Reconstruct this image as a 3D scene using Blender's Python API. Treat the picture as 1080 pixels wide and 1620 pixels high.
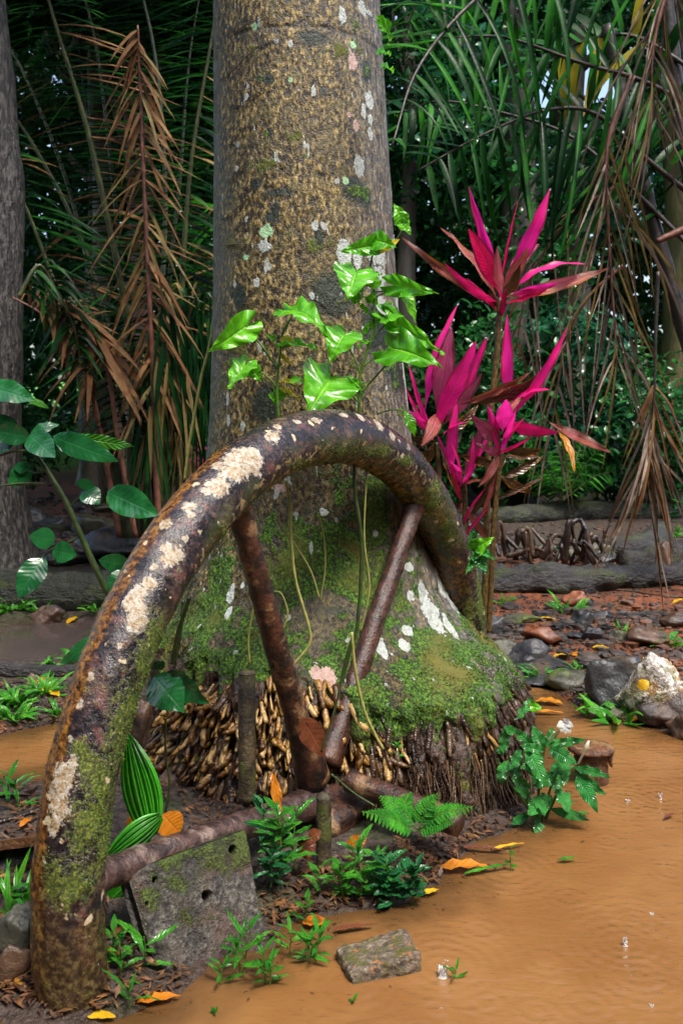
import bpy, math, random
import numpy as np
from mathutils import Vector, Matrix

sc = bpy.context.scene
for o in list(bpy.data.objects):
    bpy.data.objects.remove(o, do_unlink=True)
COL = sc.collection

# ------------------------------------------------------------------ camera
F, H, HY = 1575.0, 1.5, 640.0          # focal length in photo pixels, eye height, horizon row
cam_d = bpy.data.cameras.new('camera')
cam = bpy.data.objects.new('camera', cam_d); COL.objects.link(cam)
cam.location = (0, 0, H); cam.rotation_euler = (math.pi/2, 0, 0)
cam_d.sensor_width = 36; cam_d.sensor_fit = 'AUTO'; cam_d.lens = 36*F/1620
cam_d.shift_y = -(810-HY)/1620
cam_d.clip_start = 0.05; cam_d.clip_end = 500
cam_d.dof.use_dof = True; cam_d.dof.focus_distance = 3.5; cam_d.dof.aperture_fstop = 6.3
sc.camera = cam

# ------------------------------------------------------------------ sky and sun (overcast, rain)
SUN_EL, SUN_AZ = math.radians(60), math.radians(148)
world = bpy.data.worlds.new('World'); sc.world = world; world.use_nodes = True
wn = world.node_tree
sky = wn.nodes.new('ShaderNodeTexSky'); sky.sky_type = 'NISHITA'; sky.sun_disc = False
sky.sun_elevation = SUN_EL; sky.sun_rotation = SUN_AZ
sky.dust_density = 4.0; sky.air_density = 1.0; sky.ozone_density = 1.0
wn.nodes['Background'].inputs[1].default_value = 0.125
wn.links.new(sky.outputs[0], wn.nodes['Background'].inputs[0])
sd_ = bpy.data.lights.new('sun', 'SUN'); sd_.energy = 1.5; sd_.angle = math.radians(14); sd_.color = (1.0, .96, .9)
sun = bpy.data.objects.new('sun', sd_); COL.objects.link(sun)
# the direction towards the sun
sdir = Vector((math.sin(SUN_AZ)*math.cos(SUN_EL), math.cos(SUN_AZ)*math.cos(SUN_EL), math.sin(SUN_EL)))
sun.rotation_euler = sdir.to_track_quat('Z', 'Y').to_euler()
vs = sc.view_settings
vs.view_transform = 'Standard'; vs.look = 'None'; vs.exposure = 1.6; vs.gamma = 1.0; vs.use_curve_mapping = False
sc.render.engine = 'CYCLES'
cy = sc.cycles
cy.use_denoising = True
cy.max_bounces = 6; cy.diffuse_bounces = 1; cy.glossy_bounces = 3; cy.transmission_bounces = 3; cy.transparent_max_bounces = 4
cy.sample_clamp_indirect = 4; cy.caustics_reflective = False; cy.caustics_refractive = False

rng = np.random.default_rng(7)
random.seed(7)
U = rng.uniform

# ------------------------------------------------------------------ helpers
def P(px, py, d):
    """point of the place seen at pixel (px, py) of the photograph, d metres away"""
    return np.array([(px-540)/F*d, d, H-(py-HY)/F*d])
def proj(V):
    V = np.asarray(V); return 540+F*V[..., 0]/V[..., 1], HY-F*(V[..., 2]-H)/V[..., 1]
def nz(v):
    v = np.asarray(v, float); return v/max(np.linalg.norm(v), 1e-9)
def _hash(i, j, k, s):
    h = (i.astype(np.int64)*374761393 + j.astype(np.int64)*668265263 + k.astype(np.int64)*2147483647 + s*1274126177) & 0xffffffff
    h = ((h ^ (h >> 13))*1274126177) & 0xffffffff
    h = ((h ^ (h >> 16))*2246822519) & 0xffffffff
    return ((h ^ (h >> 15)) & 0xffff)/65535.0
def vn(Q, s=0):
    Q = np.atleast_2d(np.asarray(Q, float)); i = np.floor(Q).astype(np.int64); f = Q-i; f = f*f*(3-2*f)
    r = 0
    for a in (0, 1):
        for b in (0, 1):
            for c in (0, 1):
                w = (f[:, 0] if a else 1-f[:, 0])*(f[:, 1] if b else 1-f[:, 1])*(f[:, 2] if c else 1-f[:, 2])
                r = r+w*_hash(i[:, 0]+a, i[:, 1]+b, i[:, 2]+c, s)
    return r
def fbm(Q, oct=4, s=0):
    Q = np.atleast_2d(np.asarray(Q, float)); r = 0; a = .5; t = 0
    for o in range(oct):
        r = r+a*vn(Q*2**o+17.3*o, s+o); t += a; a *= .5
    return r/t
def smooth(x, a, b):
    t = np.clip((np.asarray(x, float)-a)/(b-a), 0, 1); return t*t*(3-2*t)

class Geo:
    """collects vertices and faces for ONE mesh"""
    def __init__(s): s.v = []; s.f = []; s.t = []; s.n = 0; s.at = {}; s.uv = []
    def add(s, V, faces, at=None, uv=None):
        V = np.asarray(V, float).reshape(-1, 3)
        for Fc in (faces if isinstance(faces, list) else [faces]):
            Fc = np.asarray(Fc, np.int64)
            s.f.append((Fc+s.n).ravel()); s.t.append(np.full(Fc.shape[0], Fc.shape[1]))
        if at:
            for k, x in at.items():
                s.at.setdefault(k, []).append(np.broadcast_to(np.asarray(x, float), (len(V),)))
        if uv is not None: s.uv.append(np.asarray(uv, float).reshape(-1, 2))
        s.v.append(V); s.n += len(V); return s
    def mesh(s, name, mats, smooth_=True):
        V = np.concatenate(s.v); L = np.concatenate(s.f); T = np.concatenate(s.t)
        me = bpy.data.meshes.new(name)
        me.vertices.add(len(V)); me.vertices.foreach_set('co', V.astype(np.float32).ravel())
        me.loops.add(len(L)); me.loops.foreach_set('vertex_index', L.astype(np.int32))
        me.polygons.add(len(T)); st = np.concatenate(([0], np.cumsum(T)[:-1]))
        me.polygons.foreach_set('loop_start', st.astype(np.int32)); me.polygons.foreach_set('loop_total', T.astype(np.int32))
        me.polygons.foreach_set('use_smooth', np.full(len(T), smooth_))
        me.update(calc_edges=True)
        for k, x in s.at.items():
            x = np.concatenate(x)
            if len(x) == len(V):
                a = me.attributes.new(k, 'FLOAT', 'POINT'); a.data.foreach_set('value', x.astype(np.float32))
        if s.uv:
            uv = np.concatenate(s.uv)
            if len(uv) == len(V):
                l = me.uv_layers.new(name='uv'); l.data.foreach_set('uv', uv[L].astype(np.float32).ravel())
        for m in (mats if isinstance(mats, (list, tuple)) else [mats]): me.materials.append(m)
        return me

def tag(o, label=None, cat=None, group=None, kind=None):
    if label: o['label'] = label
    if cat: o['category'] = cat
    if group: o['group'] = group
    if kind: o['kind'] = kind
    return o
def thing(name, loc, label, cat, group=None):
    o = bpy.data.objects.new(name, None); COL.objects.link(o); o.location = loc; o.empty_display_size = .1
    return tag(o, label, cat, group)
def root_loc(o):
    l = Vector((0, 0, 0))
    while o is not None: l += o.location; o = o.parent
    return l
def link(name, me, parent=None, M=None, kind=None, label=None):
    """an object at world matrix M (default identity) under parent; parents only translate"""
    o = bpy.data.objects.new(name, me); COL.objects.link(o)
    M = Matrix.Identity(4) if M is None else M
    if parent is not None:
        o.parent = parent; M = Matrix.Translation(-root_loc(parent)) @ M
    o.matrix_basis = M
    if kind: o['kind'] = kind
    if label: o['label'] = label
    return o
def solid(name, geo, mats, parent=None, smooth_=True, kind=None, label=None, origin=None):
    """mesh in world coordinates; its origin is moved to `origin` (default: the parent's root)"""
    org = Vector(origin) if origin is not None else (root_loc(parent) if parent is not None else Vector((0, 0, 0)))
    me = geo.mesh(name, mats, smooth_)
    if org.length > 0: me.transform(Matrix.Translation(-org))
    return link(name, me, parent, Matrix.Translation(org), kind, label)

def curve(pts, n):
    """Catmull-Rom through pts, n samples"""
    p = np.asarray(pts, float)
    if len(p) == 2: return p[0]+(p[1]-p[0])*np.linspace(0, 1, n)[:, None]
    p = np.vstack([2*p[0]-p[1], p, 2*p[-1]-p[-2]]); m = len(p)-3
    u = np.linspace(0, m-1e-6, n); i = u.astype(int); t = (u-i)[:, None]
    a, b, c, d = p[i], p[i+1], p[i+2], p[i+3]
    return .5*((2*b)+(-a+c)*t+(2*a-5*b+4*c-d)*t*t+(-a+3*b-3*c+d)*t**3)
def frames(path):
    T = np.gradient(path, axis=0); T /= np.maximum(np.linalg.norm(T, axis=1), 1e-9)[:, None]
    a = np.array([0, 0, 1.]) if abs(T[0, 2]) < .9 else np.array([1., 0, 0])
    N = np.zeros_like(T); N[0] = nz(np.cross(T[0], a))
    for i in range(1, len(T)):
        v = N[i-1]-T[i]*np.dot(N[i-1], T[i]); N[i] = nz(v)
    return T, N, np.cross(T, N)
def tube(geo, path, rad, seg=8, noise=0, nscale=10, seed=0, at=None, cap=True, ell=1.0):
    path = np.asarray(path, float); n = len(path); rad = np.broadcast_to(np.asarray(rad, float), (n,))
    T, N, B = frames(path); a = np.linspace(0, 2*np.pi, seg, endpoint=False)
    D = np.cos(a)[None, :, None]*N[:, None]+ell*np.sin(a)[None, :, None]*B[:, None]
    V = (path[:, None]+rad[:, None, None]*D).reshape(-1, 3)
    if noise: V = V+D.reshape(-1, 3)*((fbm(V*nscale, 3, seed)-.5)*2*noise)[:, None]
    i = np.arange(n-1)[:, None]*seg; j = np.arange(seg)[None]; k = (j+1) % seg
    q = np.stack([i+j, i+k, i+seg+k, i+seg+j], -1).reshape(-1, 4)
    fs = [q]
    if cap: fs += [np.arange(seg)[None, ::-1], ((n-1)*seg+np.arange(seg))[None]]
    geo.add(V, fs, at)
    return geo
def rock(geo, c, r, seed, sub=3, rough=.35, flat=True, rot=0.0, at=None, cuts=7):
    """an angular stone: a sphere clipped by random planes, then roughened"""
    n, m = 6*sub, 3*sub
    th = np.linspace(0, 2*np.pi, n, endpoint=False); ph = np.linspace(0, np.pi, m+1)
    D = np.stack([np.sin(ph)[:, None]*np.cos(th), np.sin(ph)[:, None]*np.sin(th), np.cos(ph)[:, None]+0*th], -1).reshape(-1, 3)
    g = np.random.default_rng(seed); R = np.full(len(D), 1.08)
    for k in range(cuts):
        nn = nz(g.normal(size=3)); h = g.uniform(.5, .84); dd = D@nn
        R = np.where(dd > 1e-3, np.minimum(R, h/np.maximum(dd, 1e-3)), R)
    R = R*(1+rough*(fbm(D*2.3+seed*3.1, 4, seed)-.5))
    V = D*R[:, None]*np.asarray(r, float)
    cr, s_ = math.cos(rot), math.sin(rot)
    V = np.stack([V[:, 0]*cr-V[:, 1]*s_, V[:, 0]*s_+V[:, 1]*cr, V[:, 2]], -1)+np.asarray(c, float)
    i = np.arange(m)[:, None]*n; j = np.arange(n)[None]; k = (j+1) % n
    geo.add(V, np.stack([i+j, i+n+j, i+n+k, i+k], -1).reshape(-1, 4), at)
    return geo
def box8(geo, C, at=None):
    geo.add(C, np.array([[0, 3, 2, 1], [4, 5, 6, 7], [0, 1, 5, 4], [1, 2, 6, 5], [2, 3, 7, 6], [3, 0, 4, 7]]), at); return geo

# ------------------------------------------------------------------ materials
class M:
    """small wrapper round a node material"""
    def __init__(s, name, rough=.5, spec=.5, coat=0):
        s.m = bpy.data.materials.new(name); s.m.use_nodes = True; s.t = s.m.node_tree
        s.b = s.t.nodes['Principled BSDF']; s.out = s.t.nodes['Material Output']
        s.set('Roughness', rough); s.set('Specular IOR Level', spec)
        if coat: s.set('Coat Weight', coat); s.set('Coat Roughness', .15)
    def set(s, k, v):
        if hasattr(v, 'is_output') or isinstance(v, bpy.types.NodeSocket): s.t.links.new(v, s.b.inputs[k])
        elif isinstance(v, tuple): s.b.inputs[k].default_value = (*v, 1) if len(v) == 3 else v
        else: s.b.inputs[k].default_value = v
    def n(s, typ, out=0, props=None, **ins):
        nd = s.t.nodes.new(typ)
        for k, v in (props or {}).items(): setattr(nd, k, v)
        for k, v in ins.items():
            k = int(k[1:]) if k[0] == '_' and k[1:].isdigit() else k.replace('__', ' ')
            if isinstance(v, bpy.types.NodeSocket): s.t.links.new(v, nd.inputs[k])
            else:
                if isinstance(v, tuple) and len(v) == 3 and nd.inputs[k].type == 'RGBA': v = (*v, 1)
                nd.inputs[k].default_value = v
        return nd.outputs[out]
    def pos(s): return s.n('ShaderNodeNewGeometry')
    def obj(s): return s.n('ShaderNodeTexCoord', 3)
    def uv(s): return s.n('ShaderNodeTexCoord', 2)
    def attr(s, k): return s.n('ShaderNodeAttribute', 2, {'attribute_name': k})
    def rnd(s): return s.n('ShaderNodeObjectInfo', 5)
    def noise(s, scale, detail=4, co=None, rough=.55, dist=0, st=None):
        co = co if co is not None else s.pos()
        if st: co = s.n('ShaderNodeMapping', _0=co, _3=st)
        return s.n('ShaderNodeTexNoise', 0, Vector=co, Scale=scale, Detail=detail, Roughness=rough, Distortion=dist)
    def voro(s, scale, co=None, out=0, feat='F1', st=None):
        co = co if co is not None else s.pos()
        if st: co = s.n('ShaderNodeMapping', _0=co, _3=st)
        return s.n('ShaderNodeTexVoronoi', out, {'feature': feat}, Vector=co, Scale=scale)
    def ramp(s, fac, stops, interp='LINEAR'):
        nd = s.t.nodes.new('ShaderNodeValToRGB'); nd.color_ramp.interpolation = interp
        e = nd.color_ramp.elements
        while len(e) > 1: e.remove(e[-1])
        for i, (p, c) in enumerate(stops):
            x = e[0] if i == 0 else e.new(p)
            x.position = p; x.color = (*c, 1) if isinstance(c, tuple) else (c, c, c, 1)
        s.t.links.new(fac, nd.inputs[0]); return nd.outputs[0]
    def mix(s, fac, a, b, mode='MIX'):
        nd = s.t.nodes.new('ShaderNodeMix'); nd.data_type = 'RGBA'; nd.blend_type = mode
        for k, v in ((0, fac), (6, a), (7, b)):
            if isinstance(v, bpy.types.NodeSocket): s.t.links.new(v, nd.inputs[k])
            else: nd.inputs[k].default_value = v if k == 0 else ((*v, 1) if len(v) == 3 else v)
        return nd.outputs[2]
    def math(s, op, a, b=0.0, c=None):
        nd = s.t.nodes.new('ShaderNodeMath'); nd.operation = op
        for k, v in ((0, a), (1, b), (2, c)):
            if v is None: continue
            if isinstance(v, bpy.types.NodeSocket): s.t.links.new(v, nd.inputs[k])
            else: nd.inputs[k].default_value = v
        return nd.outputs[0]
    def step(s, x, a, b):
        return s.n('ShaderNodeMapRange', 0, {'interpolation_type': 'SMOOTHSTEP'}, _0=x, _1=a, _2=b)
    def bump(s, h, strength=.5, dist=.01, nrm=None):
        nd = s.t.nodes.new('ShaderNodeBump'); nd.inputs['Strength'].default_value = strength; nd.inputs['Distance'].default_value = dist
        s.t.links.new(h, nd.inputs['Height'])
        if nrm is not None: s.t.links.new(nrm, nd.inputs['Normal'])
        return nd.outputs[0]
    def add(s, *xs):
        r = xs[0] if isinstance(xs[0], bpy.types.NodeSocket) else s.math('ADD', xs[0], 0.0)
        for x in xs[1:]: r = s.math('ADD', r, x)
        return r

def leaf_mat(name, c1, c2, vein, rough=.28, transl=.3, nv=9, par=False, dark=.62, vb=.75, spots=None, spot_amt=.62, vein_amt=.55, edge=None, streak=False, shine=.5):
    """leaf: midrib and side veins from the leaf's own UV (u across -1..1, v along), per-leaf colour drift"""
    k = M(name, rough, shine)
    uv = k.uv(); sx = k.n('ShaderNodeSeparateXYZ', 0, _0=uv); u = sx; v = u.node.outputs[1]
    au = k.math('ABSOLUTE', u)
    rv = k.math('FRACT', k.add(k.rnd(), k.attr('rnd')))
    pos = k.pos()
    col = k.mix(rv, c1, c2)
    col = k.mix(k.step(k.noise(14, 3, pos), .35, .75), col, tuple(x*dark for x in c1))
    mid = k.math('SUBTRACT', 1.0, k.step(au, .02, .09))
    if streak or par:
        ph = k.math('MULTIPLY', au, float(nv))
        if streak: col = k.mix(k.step(k.noise(5, 2, k.n('ShaderNodeMapping', _0=uv, _3=(6, .8, 1))), .42, .62), col, vein)
    else:
        ph = k.math('MULTIPLY', k.math('SUBTRACT', v, k.math('MULTIPLY', au, .16)), float(nv))
    tri = k.math('ABSOLUTE', k.math('SUBTRACT', k.math('FRACT', ph), .5))
    side = k.math('SUBTRACT', 1.0, k.step(tri, 0.0, .16))
    vv = k.math('MAXIMUM', mid, k.math('MULTIPLY', side, .5))
    col = k.mix(k.math('MULTIPLY', vv, vein_amt), col, vein)
    if edge:
        e = k.step(k.add(au, k.math('MULTIPLY', k.noise(9, 3, pos), .9), k.math('MULTIPLY', v, .35)), 1.35, 1.5)
        col = k.mix(e, col, edge)
    if spots:
        col = k.mix(k.step(k.noise(22, 4, k.n('ShaderNodeVectorMath', 0, {'operation': 'ADD'}, _0=pos, _1=k.n('ShaderNodeCombineXYZ', _0=k.rnd(), _1=0.0, _2=0.0))), spot_amt, spot_amt+.08), col, spots)
    k.set('Base Color', col)
    h = k.add(k.math('MULTIPLY', tri, .8), k.math('MULTIPLY', k.step(au, 0, .12), .8), k.math('MULTIPLY', k.noise(60, 2, pos), .25))
    k.set('Normal', k.bump(h, vb, .008))
    k.set('Roughness', k.n('ShaderNodeMapRange', _0=k.noise(30, 2, pos), _1=.3, _2=.7, _3=rough*.75, _4=rough*1.4))
    if transl:
        tr = k.n('ShaderNodeBsdfTranslucent', Color=k.mix(.5, col, tuple(min(1, x*1.4) for x in c2)))
        mx = k.n('ShaderNodeMixShader', _0=transl, _1=k.b.outputs[0], _2=tr)
        k.t.links.new(mx, k.out.inputs[0])
    return k.m

def simple(name, c1, c2, scale=20, rough=.5, bump=.4, bscale=60, bdist=.006, c3=None, st=None, coat=0, lo=.35, hi=.65):
    k = M(name, rough, .5, coat); p = k.pos()
    col = k.mix(k.step(k.noise(scale, 5, p, .6, st=st), lo, hi), c1, c2)
    if c3: col = k.mix(k.step(k.noise(scale*.45, 4, p, .6, st=st), .52, .66), col, c3)
    col = k.mix(k.math('MULTIPLY', k.math('FRACT', k.add(k.rnd(), k.attr('rnd'))), .45), col, tuple(x*.45 for x in c1))
    k.set('Base Color', col)
    k.set('Normal', k.bump(k.noise(bscale, 5, p, .65, st=st), bump, bdist))
    k.set('Roughness', k.n('ShaderNodeMapRange', _0=k.noise(bscale*.4, 3, p), _1=.3, _2=.7, _3=rough*.7, _4=min(1, rough*1.35)))
    return k.m
# ================================================================== SETTING: terrain and water
def G0(px, py): d = H*F/(py-HY); return np.array([(px-540)/F*d, d])
pond = np.array([G0(*q) for q in [(-700, 1640), (0, 1622), (60, 1632), (130, 1630), (190, 1612), (262, 1576), (300, 1545), (420, 1495), (455, 1462), (560, 1440),
    (640, 1425), (700, 1400), (700, 1372), (760, 1335), (820, 1300), (836, 1260), (836, 1120), (800, 1092), (775, 1078), (800, 1073), (870, 1084), (905, 1108), (935, 1130), (985, 1140),
    (1040, 1152), (1090, 1166), (1300, 1230), (1800, 1330), (3000, 2200), (540, 6000), (-3000, 2400)]])
pools = [np.array([G0(*q) for q in L]) for L in (
    [(-300, 1140), (0, 1163), (60, 1150), (120, 1138), (200, 1148), (250, 1180), (215, 1222), (120, 1232), (60, 1237), (0, 1236), (-300, 1250)],
    [(-200, 992), (0, 996), (70, 988), (120, 986), (175, 985), (190, 1000), (150, 1028), (80, 1040), (0, 1046), (-200, 1046)],
    [(125, 828), (180, 822), (250, 822), (262, 836), (232, 858), (190, 870), (140, 872), (128, 850)])]
def sdist(Q, poly):
    """signed distance to a closed polygon: negative inside"""
    d = np.full(len(Q), 1e9); inside = np.zeros(len(Q), bool)
    for a, b in zip(poly, np.roll(poly, -1, 0)):
        e = b-a; w = Q-a; t = np.clip((w@e)/max(e@e, 1e-12), 0, 1)
        d = np.minimum(d, np.hypot(*(w-t[:, None]*e).T))
        c = ((a[1] <= Q[:, 1]) & (b[1] > Q[:, 1])) | ((b[1] <= Q[:, 1]) & (a[1] > Q[:, 1]))
        with np.errstate(divide='ignore', invalid='ignore'):
            xi = a[0]+(Q[:, 1]-a[1])/(b[1]-a[1])*(b[0]-a[0])
        inside ^= c & (Q[:, 0] < xi)
    return np.where(inside, -d, d)
def water_sd(Q):
    s = sdist(Q, pond)
    for p in pools: s = np.minimum(s, sdist(Q, p))
    return s
def height(X, Y):
    X = np.asarray(X, float); Y = np.asarray(Y, float)
    Q = np.stack([X.ravel(), Y.ravel()], -1); s = water_sd(Q); Z = np.zeros(len(Q))
    n1 = fbm(np.c_[Q*1.3, Z], 4, 3)-.5; n2 = fbm(np.c_[Q*7, Z], 3, 5)-.5; n3 = fbm(np.c_[Q*26, Z], 2, 8)-.5
    s = s+n2*.10
    land = .075*(1-np.exp(-np.maximum(s, 0)/.16))
    far = np.clip((Q[:, 1]-6)*.012, 0, .25)+np.clip((Q[:, 1]-16)*.05, 0, 3)
    z = np.where(s > 0, land+(n1*.10+.0)*np.clip(s*2, 0, 1)*.6+n2*.03*np.clip(s*5, 0, 1)+n3*.012*np.clip(s*8, .1, 1)+far*np.clip(s, 0, 1), np.maximum(s*.5, -.18))
    z = np.where((s > 0) & (z < .006), .006, z)
    return z.reshape(X.shape)
def ground(px, py, lift=0.0):
    """first point of the terrain on the ray through a pixel"""
    d = np.geomspace(1.2, 60, 1600); V = np.array([P(px, py, x) for x in d])
    h = height(V[:, 0], V[:, 1]); b = np.where(V[:, 2] <= h)[0]
    i = b[0] if len(b) else len(d)-1
    v = V[i].copy(); v[2] = h[i]+lift; return v

def terrain():
    # a grid that is fine near the camera and coarse far away
    ys = np.concatenate([np.linspace(-30, 1.0, 12)[:-1], np.geomspace(1.0, 17, 420), np.geomspace(17.3, 120, 40)])
    us = np.concatenate([np.linspace(-1, -.42, 20)[:-1], np.linspace(-.42, .42, 360), np.linspace(.42, 1, 20)[1:]])
    YY, UU = np.meshgrid(ys, us, indexing='ij')
    XX = UU*np.maximum(np.abs(YY), 1.2)*np.where(np.abs(UU) > .42, 1+(np.abs(UU)-.42)*2.2, 1)
    XX = np.where(YY < 1.0, UU*40, XX)
    ZZ = height(XX, YY); m, n = XX.shape
    i = np.arange(m-1)[:, None]*n; j = np.arange(n-1)[None]
    q = np.stack([i+j, i+j+1, i+n+j+1, i+n+j], -1).reshape(-1, 4)
    Q = np.stack([XX.ravel(), YY.ravel()], -1)
    px, py = proj(np.stack([XX.ravel(), np.maximum(YY.ravel(), .1), ZZ.ravel()], -1))
    redz = smooth(Q[:, 0], .35, 1.0)*smooth(Q[:, 1], 4.6, 5.6)*(1-smooth(Q[:, 1], 8.3, 9.5))
    redz = np.maximum(redz, .55*smooth(-Q[:, 0], 1.5, 2.5)*smooth(Q[:, 1], 12, 14)*(1-smooth(Q[:, 1], 19, 22)))
    lawn = smooth(Q[:, 1], 17.5, 19)*smooth(-Q[:, 0], 3, 4)+.0
    g = Geo(); g.add(np.stack([XX, YY, ZZ], -1).reshape(-1, 3), q, {'red': redz, 'wet': water_sd(Q), 'lawn': lawn})
    k = M('wet_soil', .45, .5); p = k.pos()
    n1 = k.noise(3, 5, p, .6); n2 = k.noise(28, 5, p, .65); n3 = k.noise(110, 4, p, .6)
    col = k.mix(k.step(n2, .35, .68), (.022, .017, .014), (.085, .062, .05))
    col = k.mix(k.math('MULTIPLY', k.attr('red'), k.step(k.add(k.math('MULTIPLY', n1, .5), k.math('MULTIPLY', n2, .6)), .42, .62)), col, (.20, .060, .022))
    col = k.mix(k.step(n3, .6, .72), col, (.15, .10, .07))
    gr = k.step(k.noise(2.3, 4, p), .55, .65)
    col = k.mix(k.math('MULTIPLY', gr, .30), col, (.03, .07, .012))
    col = k.mix(k.attr('lawn'), col, (.10, .28, .02))
    wet = k.math('SUBTRACT', 1.0, k.step(k.attr('wet'), .0, .22))
    col = k.mix(k.math('MULTIPLY', wet, .5), col, (.035, .018, .010))
    k.set('Base Color', col)
    k.set('Roughness', k.n('ShaderNodeMapRange', _0=k.add(n2, k.math('MULTIPLY', wet, -.25)), _1=.2, _2=.7, _3=.26, _4=.85)); k.set('Specular IOR Level', .3)
    pv = k.voro(34, p)
    k.set('Normal', k.bump(k.add(n2, k.math('MULTIPLY', n3, .6), k.math('MULTIPLY', pv, .5)), .7, .02))
    o = solid('ground', g, k.m); o['kind'] = 'structure'
terrain()

def water():
    k = M('muddy_water', .07, .5); p = k.pos()
    n = k.noise(2.2, 3, p)
    w1 = k.noise(9, 3, p, .5, 0.6, st=(1.0, 2.0, 1)); w2 = k.noise(30, 2, p, .5, 0, st=(1, 2.4, 1))
    rings = []
    for (px, py, rr) in ((985, 1492, .30), (700, 1530, .32), (990, 1266, .3), (1042, 1262, .28), (900, 1255, .2), (1010, 1545, .26), (800, 1380, .3), (1000, 1455, .2), (620, 1470, .22), (930, 1590, .2), (560, 1560, .25), (760, 1470, .13), (860, 1520, .12), (900, 1420, .12), (1060, 1380, .13), (850, 1600, .1), (690, 1600, .1), (960, 1330, .12), (1050, 1560, .1), (770, 1590, .1), (480, 1590, .08)):
        c = G0(px, py)
        d = k.n('ShaderNodeVectorMath', 1, {'operation': 'DISTANCE'}, _0=p, _1=(float(c[0]), float(c[1]), 0.0))
        fade = k.math('SUBTRACT', 1.0, k.step(d, rr*.25, rr))
        rings.append(k.math('MULTIPLY', k.math('SINE', k.math('MULTIPLY', d, 2*math.pi/.038)), k.math('MULTIPLY', fade, .13)))
    h = k.add(k.math('MULTIPLY', w1, 1.1), k.math('MULTIPLY', w2, .30), *rings)
    nb = k.bump(k.add(h, k.math('MULTIPLY', k.noise(75, 3, p, .6, 0.4, st=(1, 1.6, 1)), .12)), .42, .02)
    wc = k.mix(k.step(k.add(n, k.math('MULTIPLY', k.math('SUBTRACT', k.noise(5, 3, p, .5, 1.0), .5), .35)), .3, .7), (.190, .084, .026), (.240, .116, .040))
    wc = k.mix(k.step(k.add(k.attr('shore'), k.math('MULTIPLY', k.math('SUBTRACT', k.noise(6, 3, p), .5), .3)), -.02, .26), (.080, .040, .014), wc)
    df = k.n('ShaderNodeBsdfDiffuse', Normal=k.bump(h, .015, .02), Color=wc)       # silt: light scattered from below the surface
    gl = k.n('ShaderNodeBsdfGlossy', Roughness=.03, Normal=nb)
    fr = k.n('ShaderNodeFresnel', IOR=1.5, Normal=nb)
    k.t.links.new(k.n('ShaderNodeMixShader', _0=fr, _1=df, _2=gl), k.out.inputs[0])
    g = Geo(); n_ = 300
    x = np.concatenate([np.linspace(-9, -2.1, 20), np.linspace(-2, 2.2, n_-40), np.linspace(2.3, 9, 20)]); y = np.concatenate([np.linspace(.2, 1.4, 20), np.linspace(1.45, 5.6, n_-40), np.linspace(5.8, 18, 20)]); XX, YY = np.meshgrid(x, y, indexing='ij')
    i = np.arange(n_-1)[:, None]*n_; j = np.arange(n_-1)[None]
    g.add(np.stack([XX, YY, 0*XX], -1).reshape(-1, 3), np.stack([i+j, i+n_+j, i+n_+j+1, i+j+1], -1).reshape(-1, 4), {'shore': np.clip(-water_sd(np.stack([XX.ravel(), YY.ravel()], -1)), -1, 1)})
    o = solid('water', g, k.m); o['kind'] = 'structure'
water()
def puddle(poly, name, c1, c2):
    k = M(name, .04, .5); p = k.pos(); df = k.n('ShaderNodeBsdfDiffuse', Color=k.mix(k.noise(4, 3, p), c1, c2)); nb = k.bump(k.noise(14, 3, p), .12, .02)
    k.t.links.new(k.n('ShaderNodeMixShader', _0=k.n('ShaderNodeFresnel', IOR=1.36, Normal=nb), _1=df, _2=k.n('ShaderNodeBsdfGlossy', Roughness=.04, Normal=nb)), k.out.inputs[0])
    c = poly.mean(0); g = Geo(); q = c+(poly-c)*1.12; n = len(q)
    g.add(np.c_[q, np.full(n, .004)], np.arange(n)[None, ::-1] if np.sum((np.roll(q, -1, 0)[:, 0]-q[:, 0])*(np.roll(q, -1, 0)[:, 1]+q[:, 1])) > 0 else np.arange(n)[None])
    o = solid(name, g, k.m, smooth_=False); o['kind'] = 'structure'
puddle(pools[1], 'dark_puddle', (.045, .036, .034), (.085, .062, .052)); puddle(pools[2], 'far_puddle', (.10, .062, .038), (.16, .10, .062))

# gravel and leaf litter lying on the soil: nobody could count these
m_stone = simple('wet_stone', (.030, .032, .038), (.13, .125, .12), 9, .32, .5, 40, .012, (.16, .10, .06))
m_stone_red = simple('red_stone', (.10, .035, .018), (.30, .11, .05), 14, .45, .5, 50, .01)
m_litter = simple('leaf_litter', (.035, .016, .009), (.17, .075, .03), 30, .4, .3, 80, .004, (.25, .12, .04))
def scatter_ground(n, poly, dens=None):
    """random land points whose pixels fall in a polygon of the photograph"""
    poly = np.array(poly, float); lo, hi = poly.min(0), poly.max(0); out = []
    while len(out) < n:
        q = np.c_[U(lo[0], hi[0], 4000), U(lo[1], hi[1], 4000)]
        q = q[sdist(q, poly) < 0]
        d = H*F/(q[:, 1]-HY); X = (q[:, 0]-540)/F*d; h = height(X, d)
        d2 = (H-h)*F/(q[:, 1]-HY); X = (q[:, 0]-540)/F*d2; h = height(X, d2)
        ok = h > .004
        out += list(np.c_[X, d2, h][ok])
    return np.array(out[:n])
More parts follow.
